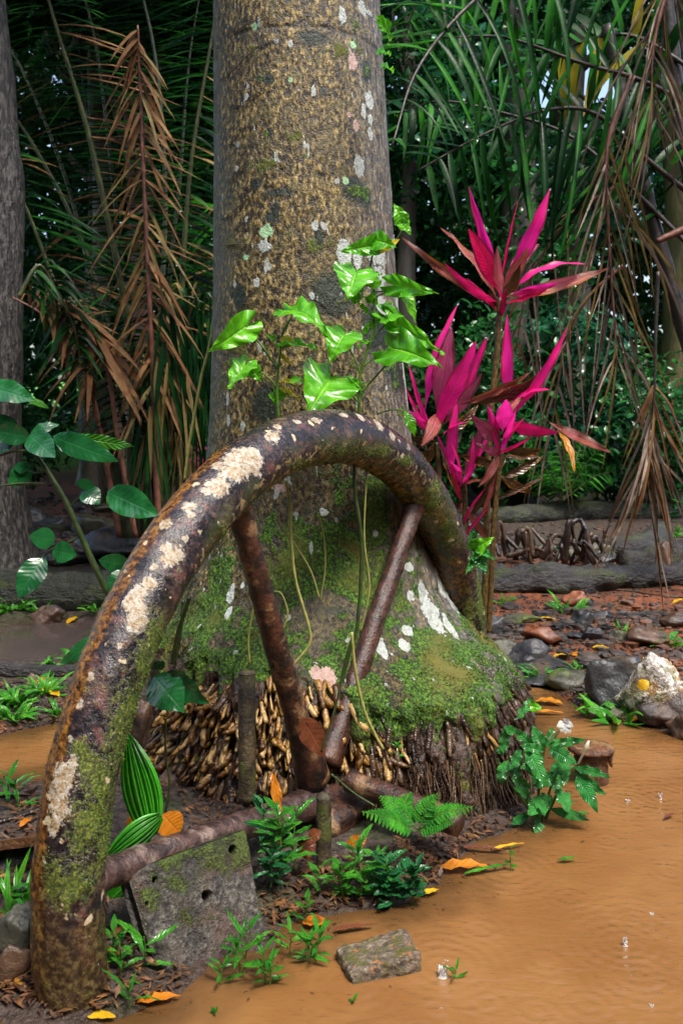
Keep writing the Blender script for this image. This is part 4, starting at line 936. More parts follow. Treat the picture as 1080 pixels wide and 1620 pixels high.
cordyline(P(700, 1000, 4.70), 'pink cordyline close to the trunk with broad silvery pink leaves', [([(690, 700), (694, 750), (700, 840), (706, 940), (708, 1000)], .011, .014), ([(733, 762), (735, 800), (733, 870), (730, 960), (728, 1000)], .012, .014)], [
    ('lance', p_, 1, (672, 650), (723, 483), 28, -.05, .2), ('lance', s_, 0, (690, 648), (714, 517), 56, -.1, .0), ('lance', p_, 0, (686, 672), (752, 540), 58, -.14, -.2), ('lance', p_, 2, (698, 665), (770, 533), 40, -.08, -.3), ('lance', s_, 2, (700, 672), (762, 590), 40, -.16, -.4), ('strap', p_, 1, (684, 690), (646, 574), 14, -.06, .2),
    ('strap', p_, 3, (684, 696), (640, 610), 13, -.1, -.2), ('lance', p_, 3, (688, 690), (644, 648), 24, -.1, .4), ('lance', b_, 4, (690, 655), (666, 706), 40, -.16, .2), ('lance', p_, 1, (712, 750), (722, 632), 30, -.1, .1), ('lance', p_, 0, (700, 690), (738, 668), 20, -.2, .4), ('lance', o_, 1, (690, 700), (660, 740), 30, .05, .2),
    ('lance', o_, 0, (694, 700), (720, 780), 30, .02, .2), ('lance', r_, 2, (688, 690), (722, 590), 30, .1, .1), ('strap', p_, 2, (730, 765), (690, 685), 13, -.05, .3), ('strap', p_, 1, (728, 770), (708, 690), 11, -.1, -.2), ('lance', s_, 3, (734, 752), (768, 664), 30, -.12, -.1),
    ('strap', p_, 0, (738, 760), (782, 672), 14, -.05, .1), ('strap', r_, 0, (736, 768), (764, 700), 13, -.12, .3), ('lance', p_, 4, (730, 765), (748, 690), 18, -.16, -.2), ('lance', b_, 1, (730, 772), (765, 760), 20, -.1, .4), ('strap', r_, 3, (728, 790), (712, 735), 11, -.1, .1), ('lance', p_, 2, (728, 750), (712, 730), 16, -.2, .5),
    ('strap', r_, 1, (732, 830), (770, 770), 9, -.08, .2), ('strap', r_, 2, (734, 850), (775, 800), 9, -.12, .2), ('lance', o_, 2, (735, 830), (800, 720), 22, .02, -.2), ('lance', b_, 3, (728, 770), (740, 840), 26, .1, .3), # bronze and olive leaves low on the stems
    ('lance', o_, 0, (690, 700), (640, 690), 24, .05, .4), ('lance', o_, 1, (700, 690), (756, 640), 26, .08, -.3), ('lance', o_, 2, (732, 790), (690, 830), 24, .06, .3), ('lance', b_, 0, (735, 800), (775, 860), 22, .02, -.2), ('lance', o_, 3, (706, 720), (672, 780), 26, .08, .2)], 4.70)
cordyline(P(778, 1000, 4.6), 'right-hand pink cordyline with drooping brown and gold tips', [([(792, 715), (785, 780), (780, 840), (776, 930), (772, 1000)], .012, .014)], [
    ('lance', p_, 0, (802, 650), (802, 498), 32, -.05, .1), ('lance', p_, 1, (806, 660), (897, 518), 26, -.08, -.2), ('lance', p_, 4, (800, 650), (868, 616), 46, -.12, .5), ('lance', p_, 3, (795, 682), (800, 632), 44, -.2, .1), ('lance', o_, 1, (745, 640), (880, 574), 44, -.02, -.5), ('lance', b_, 0, (726, 640), (840, 588), 24, -.06, -.4),
    ('lance', r_, 1, (798, 668), (884, 684), 36, -.16, -.4), ('lance', b_, 3, (868, 668), (966, 716), 28, -.14, -.2), ('lance', y_, 1, (880, 680), (908, 748), 22, -.16, .2), ('lance', s_, 0, (792, 700), (744, 656), 40, -.16, .3), ('lance', p_, 2, (790, 700), (770, 640), 22, -.14, .2), ('strap', p_, 1, (793, 712), (830, 660), 14, -.1, .2), ('lance', o_, 0, (796, 712), (858, 712), 30, -.1, -.5), ('lance', o_, 3, (794, 722), (852, 722), 22, .04, .3),
    ('lance', o_, 2, (786, 760), (858, 722), 24, .06, -.3), ('strap', o_, 1, (780, 790), (862, 752), 12, .0, -.2), ('lance', s_, 4, (788, 715), (752, 700), 26, -.18, .4), ('lance', b_, 1, (790, 712), (756, 770), 28, -.05, .3), ('strap', p_, 0, (790, 722), (775, 668), 13, -.1, .1), ('lance', p_, 2, (793, 700), (815, 650), 18, -.2, -.2), ('strap', r_, 3, (792, 716), (842, 690), 12, -.14, .2), ('lance', o_, 0, (788, 735), (728, 720), 26, .06, .3), ('lance', o_, 1, (786, 750), (842, 780), 24, .04, -.3), ('lance', v_, 2, (800, 680), (826, 610), 22, .05, .2), ('lance', b_, 2, (786, 745), (760, 815), 22, .03, .3)], 4.6)

# ---- small round-leaved sprig at the right limb of the arch
t = thing('round_leaf_sprig', P(752, 880, 4.2), 'sprig of round bright green leaves clinging to the right limb of the arch', 'climbing plant')
pstem('stem', [(770, 905), (752, 880), (745, 850)], 4.2, .003, .002, m_stem_g, t)
for b, tp, w, var in (((748, 850), (742, 838), 20, 0), ((752, 868), (782, 850), 30, 1), ((752, 880), (735, 910), 16, 3), ((756, 880), (770, 910), 26, 2), ((758, 870), (784, 888), 18, 4), ((748, 878), (765, 880), 20, 0), ((750, 860), (758, 850), 16, 1)):
    pleaf('leaf', L('heart', m_lily if var != 1 else m_philo, var), b, tp, w, 4.2, t, dd=-.03)

# ---- leaning shrub on the left
sh = thing('glossy_shrub', P(185, 960, 3.2), 'leaning shrub with wet dark glossy leaves left of the arch', 'shrub')
for pts, r0, r1 in (([(186, 965), (160, 915), (135, 862), (108, 800), (80, 752), (52, 712), (18, 682)], .012, .006), ([(108, 805), (122, 790), (135, 782)], .004, .003), ([(60, 720), (90, 700), (118, 694)], .005, .003), ([(128, 848), (105, 860), (84, 868), (70, 880)], .004, .003),
        ([(72, 745), (58, 748), (44, 744)], .003, .002), ([(70, 765), (30, 765), (-20, 772)], .004, .003), ([(184, 960), (192, 925), (200, 900)], .004, .003), ([(176, 1000), (168, 1004), (156, 1008)], .003, .003), ([(52, 712), (20, 715), (-20, 728)], .004, .003)):
    pstem('stem', pts, 3.2, r0, r1, m_stem_d, sh, 30)
for mat, var, b, tp, w, dd, roll in ((m_shrub, 0, (-22, 612), (55, 634), 46, -.05, .1), (m_shrub_l, 1, (40, 632), (78, 646), 14, .05, .2), (m_shrub, 1, (30, 672), (-22, 660), 24, 0, .2), (m_shrub, 2, (48, 692), (-15, 680), 40, -.04, .3), (m_shrub, 3, (28, 688), (-18, 716), 36, -.02, -.2), (m_shrub, 4, (48, 690), (94, 672), 26, .02, .3),
        (m_shrub, 0, (46, 688), (88, 724), 48, -.08, .1), (m_shrub, 1, (84, 690), (188, 730), 44, -.08, -.2), (m_shrub_l, 1, (116, 690), (212, 706), 26, .08, -.4), (m_shrub, 2, (92, 692), (122, 724), 32, -.04, .4), (m_shrub, 3, (50, 736), (14, 768), 40, 0, .2), (m_shrub, 4, (132, 776), (158, 798), 40, -.03, .3), (m_shrub, 0, (170, 778), (252, 816), 56, -.10, -.1),
        (m_shrub_l, 2, (170, 780), (208, 812), 40, .0, .3), (m_shrub, 1, (88, 854), (47, 848), 40, -.03, .2), (m_shrub, 2, (84, 870), (122, 878), 40, -.04, -.2), (m_shrub, 0, (70, 880), (30, 946), 50, -.06, .1), (m_shrub, 3, (206, 895), (156, 886), 36, -.02, .3), (m_shrub, 4, (206, 905), (172, 942), 46, -.04, .2), (m_shrub, 1, (158, 1006), (96, 1050), 30, -.06, .4),
        (m_shrub, 2, (172, 1002), (150, 1040), 26, 0, .3), (m_shrub, 0, (46, 742), (22, 738), 22, 0, .2), (m_shrub, 1, (150, 770), (120, 762), 20, 0, .2)):
    pleaf('leaf', L('ovate', mat, var), b, tp, w*.86, 3.2, sh, dd=dd, roll=roll)
dl = thing('drooping_sapling', P(262, 1290, 3.05), 'sapling with two drooping dark glossy leaves over the ochre roots', 'sapling')
pstem('stem', [(266, 1130), (252, 1090), (250, 1062), (258, 1058)], 3.02, .003, .003, m_stem_d, dl)
for var, b, tp, w, roll in ((1, (244, 1070), (292, 1128), 62, .1), (2, (262, 1064), (332, 1114), 46, -.5), (3, (258, 1058), (246, 1046), 18, 0)):
    pleaf('leaf', L('accum', m_shrub, var), b, tp, w, 3.0, dl, dd=-.06, roll=roll)

# ---- pleated palm seedling behind the left limb
def pleat_mesh(seed):
    n_, m_ = 18, 25; V = []; uv = []
    for a in range(n_+1):
        x = a/n_; w = .5*max(.0, math.sin(math.pi*min(1, .06+.94*x)**.95))**.8*(1-.15*x) if a < n_ else .003
        for b in range(m_):
            u_ = -1+2*b/(m_-1); V.append((u_*w, x, .10*4*x*(1-x)*.5-abs(u_)*w*.12+((b % 2)*2-1)*.018*min(1, w*4))); uv.append((u_, x))
    i = np.arange(n_)[:, None]*m_; j = np.arange(m_-1)[None]; g = Geo()
    g.add(V, np.stack([i+j, i+j+1, i+m_+1+j, i+m_+j], -1).reshape(-1, 4), None, uv); return g.mesh('leaf', m_pleat)
pm = pleat_mesh(1); ps = thing('palm_seedling', P(215, 1440, 2.85), 'young palm with bright pleated leaves between the arch and the block', 'palm seedling')
for b, tp, w, dd, roll in (((238, 1322), (203, 1160), 74, .06, .35), ((256, 1292), (164, 1362), 46, -.08, .5), ((206, 1392), (156, 1440), 34, 0, .2)):
    pleaf('leaf', pm, b, tp, w, 2.88, ps, dd=dd, roll=roll)
pstem('stem', [(215, 1445), (226, 1390), (238, 1322)], 2.9, .004, .003, m_stem_g, ps)

# ---- white flowering plant at the foot of the mound
fl = thing('white_flower_plant', P(850, 1300, 3.58), 'leafy waterside plant with white flowers beside the root mound', 'flowering plant')
for pts in ([(850, 1300), (852, 1245), (860, 1185), (862, 1165)], [(862, 1295), (884, 1250), (905, 1212)], [(846, 1296), (822, 1240), (806, 1196)], [(856, 1298), (866, 1262), (872, 1240)], [(846, 1300), (838, 1270), (832, 1255)], [(850, 1298), (800, 1230), (786, 1200)]):
    pstem('stem', pts, 3.58, .006, .004, m_stem_g, fl)
for k, (b, tp, w, dd) in enumerate((((856, 1188), (810, 1150), 26, .05), ((859, 1186), (842, 1148), 30, .03), ((864, 1184), (874, 1150), 24, .05), ((866, 1178), (926, 1170), 22, -.02), ((868, 1184), (913, 1210), 36, -.08), ((860, 1188), (822, 1180), 24, -.05), ((830, 1181), (862, 1246), 38, -.1), ((824, 1186), (804, 1218), 28, -.05),
        ((800, 1150), (794, 1196), 24, 0), ((803, 1203), (790, 1242), 30, -.02), ((858, 1196), (822, 1216), 30, -.06), ((888, 1200), (892, 1236), 34, -.05), ((905, 1214), (966, 1230), 22, -.05), ((906, 1222), (958, 1258), 26, -.08), ((910, 1230), (945, 1286), 36, -.1), ((890, 1222), (872, 1250), 28, -.1), ((876, 1222), (840, 1244), 30, -.06),
        ((882, 1246), (898, 1286), 42, -.08), ((872, 1258), (834, 1288), 44, -.1), ((870, 1280), (932, 1298), 24, -.05), ((838, 1248), (808, 1230), 26, -.02), ((838, 1264), (812, 1246), 24, -.04), ((852, 1292), (845, 1318), 38, -.08), ((836, 1288), (808, 1304), 22, -.05), ((872, 1230), (884, 1206), 26, .06), ((850, 1230), (832, 1200), 28, .05), ((812, 1140), (834, 1104), 20, .1),
        ((856, 1250), (846, 1215), 30, .08), ((866, 1240), (900, 1230), 30, .05), ((846, 1272), (862, 1292), 26, -.1), ((815, 1160), (796, 1150), 22, 0), ((800, 1180), (782, 1190), 18, 0), ((806, 1212), (826, 1240), 24, 0))):
    pleaf('leaf', L('rib', m_lily, k % 5), b, tp, w*.66, 3.56, fl, dd=dd, roll=U(-.5, .5))
m_white = leaf_mat('white_petal', (.75, .76, .72), (.85, .85, .82), (.6, .65, .5), .4, .3, 5)
m_bud = simple('pale_bud', (.55, .60, .35), (.75, .76, .62), 40, .45, .1)
f1 = solid('flower', tube(Geo(), curve([P(877, 1168, 3.5), P(884, 1155, 3.48), P(892, 1143, 3.47)], 10), np.linspace(.004, .006, 10), 8), m_bud, fl)
for tp in ((880, 1150), (886, 1158), (894, 1162), (902, 1160), (906, 1150), (899, 1138)):
    pleaf('petal', L('lance', m_white, 1), (892, 1142), tp, 11, 3.46, f1, dd=-.02)
solid('bud', tube(Geo(), curve([P(914, 1208, 3.5), P(922, 1192, 3.48), P(931, 1172, 3.47)], 12), np.array([.004]*5+[.0045, .005, .006, .008, .008, .006, .002]), 8), m_bud, fl)
solid('bud', tube(Geo(), curve([P(868, 1172, 3.5), P(876, 1158, 3.48)], 10), np.linspace(.005, .003, 10), 8), m_bud, fl, label='small green bud')
# torn bright leaf and its neighbours at the inlet
t = thing('torn_leaf_sprig', P(812, 1140, 4.1), 'low sprig with one torn pale green leaf in the inlet beside the mound', 'seedling')
pstem('stem', [(800, 1150), (806, 1130), (812, 1112)], 4.1, .003, .002, m_stem_g, t)
for kind, b, tp, w in (('arrow', (815, 1112), (860, 1122), 44), ('heart', (806, 1130), (826, 1150), 26), ('heart', (804, 1124), (790, 1140), 24)):
    pleaf('leaf', L(kind, m_seed_b if kind == 'heart' else m_philo, 1), b, tp, w, 4.1, t, dd=-.04)

# ---- fern over the water
fe = thing('fern', P(664, 1318, 3.13), 'small bright fern with feathery fronds on the bank below the mound', 'fern')
for base, mid, tip, wmax, dd in (((664, 1312), (700, 1286), (748, 1276), 34, -.06), ((664, 1310), (672, 1280), (692, 1254), 30, 0), ((656, 1316), (620, 1296), (572, 1284), 36, -.08), ((658, 1310), (630, 1278), (600, 1258), 32, .04), ((660, 1312), (640, 1275), (650, 1252), 26, .06), ((660, 1316), (690, 1306), (716, 1300), 26, -.1)):
    q = curve([P(*base, 3.13), P(*mid, 3.13+dd*.5), P(*tip, 3.13+dd)], 30); g = Geo(); tube(g, q, np.linspace(.0025, .0008, 30), 5)
    fr = solid('frond', g, m_stem_g, fe); Tn = np.gradient(q, axis=0)
    for a in range(4, 30, 2):
        x = a/29; wl = wmax*3.13/F*(math.sin(math.pi*(.12+.86*x)**.8)*.9+.08); T = nz(Tn[a]); S = nz(np.cross(T, [0, -.5, 1]))
        for sg in (-1, 1):
            put_leaf('pinna', L('strap', m_fern, a % 3), q[a], q[a]+(S*sg*.9+T*.5)*wl*.72+np.array([0, -.006, -.004]), wl*.16+.003, fr, CAMDIR)

# ---- seedlings: upright stems with whorls of lance leaves
def seedling(px, py, d, h, n, ll, lw, label, mat=m_seed, kind='lance', cat='seedling', spread=1.0, name='seedling', lean=0.0, group=None, seed=0, stems=1):
    ll *= .80; lw *= .70; n = int(n*1.25+.5); g_ = np.random.default_rng(seed+int(px*7+py)); t = thing(name, P(px, py, d), label, cat, group); s = d/F
    for q in range(stems):
        b = P(px, py, d)+np.array([g_.uniform(-.3, .3), g_.uniform(-.3, .3), 0])*h*s*.8*(q > 0); hh = h*s*(1 if q == 0 else g_.uniform(.5, .95))
        top = b+np.array([lean*hh+g_.uniform(-.15, .15)*hh, g_.uniform(-.15, .05)*hh, hh]); pth = curve([b-[0, 0, .01], (b+top)/2+g_.uniform(-.06, .06, 3)*hh, top], 16)
        gg = Geo(); tube(gg, pth, np.linspace(.0032, .0016, 16)*max(.6, h/90), 6); solid('stem', gg, m_stem_g if mat is not m_shrub else m_stem_d, t)
        for a in range(n):
            x = .25+.75*(a+.5)/n if n > 1 else 1; bp = pth[int(x*15)]; az = a*2.4+g_.uniform(-.5, .5)+q
            el = (.15+.75*x*x) if spread else .4
            dr = nz([math.cos(az)*spread, math.sin(az)*spread*.8-.15, el+g_.uniform(-.35, .2)]); l_ = ll*s*g_.uniform(.6, 1.15)*(1.0-.15*(x > .95))
            put_leaf('leaf', L(kind, mat, int(g_.integers(0, 5))), bp, bp+dr*l_, lw*s*g_.uniform(.8, 1.2), t, nz([0, -.35, 1]), g_.uniform(-.4, .4))
    return t
S_ = seedling
gp = 'seedlings at the foot of the wheel'
S_(440, 1395, 2.98, 118, 12, 58, 15, 'tall leafy seedling beside the right edge of the iron block', group=gp, stems=2)
S_(412, 1345, 3.0, 70, 8, 44, 13, 'bushy bluish seedling behind the corner of the iron block', m_seed_b, group=gp)
S_(468, 1372, 3.05, 100, 9, 52, 14, 'slim seedling with arching leaves under the hub', group=gp)
S_(428, 1400, 2.95, 50, 9, 46, 15, 'low bluish seedling against the iron block', m_seed_b, group=gp, stems=2)
S_(570, 1420, 2.99, 92, 10, 56, 17, 'broad seedling with one long leaf pointing up, left of the rusty stump', group=gp)
S_(510, 1432, 3.0, 66, 7, 46, 12, 'thin three-tiered seedling right of the stub post', group=gp)
S_(612, 1430, 2.98, 74, 12, 46, 18, 'dense bluish bush of seedlings at the water under the fern', m_seed_b, group=gp, stems=3)
S_(650, 1432, 2.98, 66, 10, 38, 17, 'round-leaved bluish seedling nearest the water under the fern', m_seed_b, 'ovate', group=gp, stems=2)
S_(545, 1425, 2.97, 60, 9, 44, 14, 'short bushy seedling between the thin and the broad one', m_seed, group=gp, stems=2)
S_(590, 1418, 3.05, 78, 9, 48, 14, 'upright seedling in front of the axle end', m_seed, group=gp, stems=2)
S_(478, 1470, 2.87, 54, 6, 36, 10, 'small sprout in the mud at the corner of the iron block', group=gp)
S_(670, 1330, 3.15, 44, 6, 22, 7, 'tiny sprout among the hair roots below the fern', group=gp)
S_(630, 1200, 3.2, 24, 7, 20, 7, 'tiny yellowish sprout growing out of the root pegs', m_grass, group=gp)
S_(142, 1565, 2.50, 100, 8, 46, 16, 'seedling with a wide basal leaf before the left limb of the arch', group=gp)
S_(190, 1550, 2.55, 78, 7, 50, 13, 'seedling with drooping leaves between the left limb and the block', group=gp, stems=2)
S_(225, 1540, 2.58, 64, 4, 90, 17, 'long-bladed sprout leaning over the foot of the block', m_seed, group=gp)
S_(100, 1590, 2.46, 34, 6, 34, 9, 'low sprout at the water edge under the left limb', group=gp)
S_(205, 1590, 2.46, 24, 5, 70, 10, 'flat sprout trailing on the water left of the floating orange leaf', m_seed, group=gp)
S_(385, 1540, 2.62, 70, 7, 66, 11, 'sprout with thin curved leaves in the shallow water before the block', group=gp, stems=2)
S_(420, 1560, 2.58, 60, 7, 48, 11, 'waterside sprout with a yellow leaf, left of the brick', group=gp, stems=2)
S_(500, 1520, 2.68, 52, 7, 50, 11, 'sprout with bright upright leaves close to the brick', group=gp, stems=2)
S_(455, 1515, 2.7, 44, 6, 60, 9, 'straggling sprout lying over the shallow water', m_grass, group=gp)
S_(350, 1560, 2.57, 36, 5, 46, 9, 'small floating sprout at the foot of the block', group=gp)
S_(718, 1550, 2.6, 16, 4, 30, 8, 'tiny sprig afloat beside the brick', group=gp)
S_(558, 1590, 2.5, 8, 3, 16, 9, 'tiny broken sprig afloat in the foreground', group=gp)
S_(340, 1610, 2.45, 12, 4, 16, 8, 'tiny sprout at the front edge of the mud', group=gp)
S_(808, 1380, 3.2, 40, 5, 18, 8, 'slim sprig standing in the open water', m_seed, group=gp)
S_(18, 1300, 3.55, 80, 6, 60, 12, 'seedling with pale lance leaves left of the arch by the pool', group=gp, stems=2)
def grass(px, py, d, n, ll, lw, label, mat=m_grass, group='grass tufts', seed=0, flat=.5, wide=1.0):
    g_ = np.random.default_rng(seed+int(px*3+py)); c = P(px, py, d); t = thing('grass_tuft', c, label, 'grass tuft', group); s = d/F
    for a in range(n):
        az = g_.uniform(0, 6.28); b = c+np.array([math.cos(az), math.sin(az), 0])*g_.uniform(0, .45)*ll*s*wide; l_ = ll*s*g_.uniform(.5, 1.15)
        dr = nz([math.cos(az)+g_.uniform(-.5, .5), math.sin(az)+g_.uniform(-.5, .5)-.1, g_.uniform(.1, 1.2)*flat+.15])
        put_leaf('blade', L('blade', mat, int(g_.integers(0, 5))), b, b+dr*l_, lw*s*g_.uniform(.7, 1.3), t, (0, -.3, 1), g_.uniform(-.5, .5))
    return t
for a in ((20, 1455, 2.75, 22, 95, 11, 'long-bladed grass tuft at the far left beside the arch foot', 0, .9), (35, 1500, 2.66, 10, 70, 14, 'coarse tuft with one hanging broad blade left of the arch foot', 3, .6), (8, 1410, 2.85, 14, 70, 9, 'grass tuft under the rusty plate', 1, .8)):
    grass(*a[:7], seed=a[7], flat=a[8])
def gd(px, py): v = ground(px, py); return v[1]
for (x, y, n_, ll, lw, lab) in ((25, 1112, 46, 46, 8, 'spreading bright tuft at the far left bank of the pool'), (70, 1098, 40, 42, 8, 'bright tuft with an orange leaf lying on it, left bank'), (20, 1138, 36, 40, 8, 'tuft at the left edge of the muddy pool'), (92, 1130, 18, 34, 7, 'small tuft right beside the left limb on the pool bank'),
        (122, 1045, 26, 34, 6, 'tuft behind the left limb at the dark puddle'), (78, 1052, 14, 26, 6, 'thin tuft at the front of the dark puddle'), (150, 968, 18, 30, 7, 'tuft at the foot of the left root log near the arch'), (18, 965, 20, 34, 9, 'leafy tuft before the root log at the far left'), (60, 968, 14, 30, 8, 'tuft behind the dark stone at the root log'),
        (598, 0, 0, 0, 0, ''), (900, 970, 12, 40, 8, 'tuft beside the red stone'), (855, 1075, 24, 34, 6, 'tuft on the edge of the inlet'), (1050, 1022, 26, 40, 8, 'bright tuft behind the lichen-covered rock'), (975, 1140, 16, 56, 14, 'strap-leaved tuft before the lichen-covered rock'), (930, 1130, 8, 46, 9, 'flat tuft trailing into the inlet'),
        (900, 885, 14, 26, 6, 'thin tuft on the grey root ridge'), (960, 882, 10, 26, 6, 'thin tuft by the arched roots'), (1010, 880, 12, 26, 8, 'leafy tuft before the hollow log'), (915, 1058, 12, 26, 5, 'low tuft beside the flat slab'), (1065, 850, 20, 26, 6, 'tuft on the far right ground'), (790, 955, 10, 24, 5, 'tiny tuft near the cordyline stems'),
        (985, 1000, 12, 22, 5, 'low tuft among the grey stones'), (205, 1085, 16, 26, 6, 'tuft behind the left limb by the mound')):
    if n_: v = ground(x, y); px_, py_ = proj(v); grass(float(px_), float(py_), v[1], n_, ll, lw, lab)
# ================================================================== STONES, LOGS, LEAVES ON THE GROUND
m_lichen_rock = None
def lichen_rock():
    k = M('lichen_rock', .6, .4); p = k.pos(); n1 = k.noise(26, 5, p, .7); n2 = k.noise(7, 4, p); n3 = k.noise(90, 4, p)
    c = k.mix(k.step(n3, .4, .6), (.24, .21, .19), (.42, .39, .36))
    c = k.mix(k.step(k.add(n2, k.math('MULTIPLY', n1, .35)), .60, .75), c, (.36, .20, .05))
    c = k.mix(k.step(n1, .50, .57), c, (.80, .77, .66))
    c = k.mix(k.step(k.noise(34, 4, k.n('ShaderNodeMapping', _0=p, _1=(3., 1, 2)), .7), .56, .62), c, (.06, .06, .05))
    c = k.mix(k.math('MULTIPLY', k.step(k.noise(11, 3, p), .56, .64), .6), c, (.12, .12, .012))
    k.set('Base Color', c); k.set('Normal', k.bump(k.add(n1, n3), .8, .012)); return k.m
m_lr = lichen_rock()
m_rock = simple('dark_wet_rock', (.018, .019, .022), (.075, .077, .080), 7, .30, .6, 40, .014, (.12, .085, .055))
m_rock_b = simple('brown_rock', (.055, .030, .018), (.15, .085, .05), 9, .38, .6, 40, .014, (.035, .03, .03))
m_rock_r = simple('brick_red_rock', (.12, .035, .015), (.32, .11, .045), 12, .45, .5, 50, .010)
m_rock_m = simple('mossy_rock', (.04, .04, .032), (.10, .10, .06), 10, .45, .6, 45, .012, (.075, .10, .012))
ST = []
def stone(px0, py0, px1, py1, mat, label, seed, depth=.8, rot=None, rough=.45, sink=.12, cuts=11, name='rock', d=None):
    """a stone filling the pixel box; it stands on the terrain at its bottom edge"""
    if d is None:
        v = ground((px0+px1)/2, py1); d = v[1]
    s = d/F; w = (px1-px0)*s/2; h = (py1-py0)*s/2/(.95); c = P((px0+px1)/2, (py0+py1)/2, d+w*depth*.6)
    g = Geo(); rock(g, c-[0, 0, h*sink], (w*1.30, w*depth*1.25, h*1.32), seed, 8, rough, rot=rot if rot is not None else 0.0, cuts=cuts)
    o = solid(name, g, mat, None, origin=c); tag(o, label, 'rock', 'stones on the muddy ground'); return o
for k, a in enumerate((
        (972, 1032, 1092, 1142, m_lr, 'large pale rock crusted with white and yellow lichen'), (918, 1034, 1012, 1112, m_rock, 'big dark grey rock leaning on the lichen-covered rock'), (1022, 1098, 1100, 1150, m_rock_b, 'brown rock in front of the lichen-covered rock'),
        (1058, 1126, 1130, 1180, m_rock_b, 'dark brown rock cut by the frame at the water edge'), (872, 1058, 930, 1088, m_rock_m, 'flat olive slab at the head of the inlet'), (800, 1014, 868, 1048, m_rock, 'angular blue-grey rock beside the right limb'), (764, 1006, 826, 1046, m_rock_m, 'flat grey-green rock touching the right limb'),
        (764, 972, 800, 1006, m_rock, 'dark rock half hidden by the right limb'), (832, 990, 884, 1020, m_rock_r, 'squarish rusty-topped rock in the gravel'), (892, 936, 928, 962, m_rock_r, 'rounded red stone on the red soil'), (905, 964, 938, 994, m_rock, 'bluish pointed stone below the red stone'),
        (938, 966, 968, 982, m_rock, 'small dark stone right of the bluish one'), (996, 994, 1050, 1022, m_rock_b, 'wedge-shaped grey-brown stone before the long twig'), (924, 990, 950, 1014, m_rock, 'grey stone in the middle of the gravel'), (890, 998, 922, 1012, m_rock, 'flat grey stone in the gravel'),
        (962, 1000, 990, 1020, m_rock_m, 'olive stone near the yellow leaf'), (804, 968, 850, 988, m_rock_m, 'yellowish mossy stone beyond the rusty-topped rock'), (770, 1046, 945, 1078, m_rock, 'long flat dark slab along the inlet'), (1044, 970, 1090, 990, m_rock_b, 'dark stone at the right frame edge'),
        (828, 984, 846, 998, m_rock_r, 'little red stone on the gravel'), (960, 1122, 984, 1142, m_rock_m, 'small pale green pebble at the tuft'), (982, 1070, 1000, 1086, m_rock_b, 'small brown stone between the two big rocks'), (880, 862, 960, 888, m_rock_m, 'low mossy stone by the arched roots'),
        (990, 848, 1040, 872, m_rock_m, 'grey stone under the hollow log'), (838, 860, 882, 880, m_rock_m, 'low grey-green stone beyond the root ridge'), (1030, 862, 1062, 905, m_rock_b, 'pointed brown stone on the root ridge'), (920, 872, 985, 892, m_rock, 'dark slab between roots and ridge'),
        (55, 962, 98, 990, m_rock_b, 'squat dark stone before the left root log'), (124, 806, 174, 862, m_rock_m, 'tall round mossy stone standing in the far puddle'), (186, 822, 238, 848, m_rock_b, 'rounded stone behind the fallen boulder'), (138, 842, 256, 892, m_rock, 'long dark boulder behind the shrub stem'),
        (60, 815, 112, 838, m_rock, 'dark flat stone across the far puddle'), (36, 806, 74, 832, m_rock, 'dark stone beside the left tree foot'), (70, 870, 150, 892, m_rock, 'low dark stone just above the root log'), (112, 794, 150, 812, m_rock, 'grey stone far behind the shrub'),
        (150, 796, 182, 812, m_rock_m, 'small stone far behind the shrub'), (40, 1068, 70, 1082, m_rock_b, 'little brown stone at the pale root'), (0, 1430, 50, 1530, m_rock_m, 'dark mossy stone left of the arch foot'), (-30, 1330, 58, 1420, m_rock, 'dark stone under the rusty plate'),
        (-20, 1500, 44, 1560, m_rock_b, 'muddy stone at the lower left corner'), (200, 1098, 244, 1180, m_rock_b, 'brown rock squeezed behind the left limb'), (232, 1210, 330, 1300, m_rock_b, 'dark wet rock under the ochre roots'), (700, 812, 762, 845, m_rock, 'dark rock far behind the cordyline stems'))):
    if 'rusty plate' in a[5]: stone(*a, 100+k, d=3.1)
    elif 'squeezed' in a[5]: stone(*a, 100+k, d=3.6)
    elif 'ochre' in a[5]: stone(*a, 100+k, d=3.75)
    else: stone(*a, 100+k)
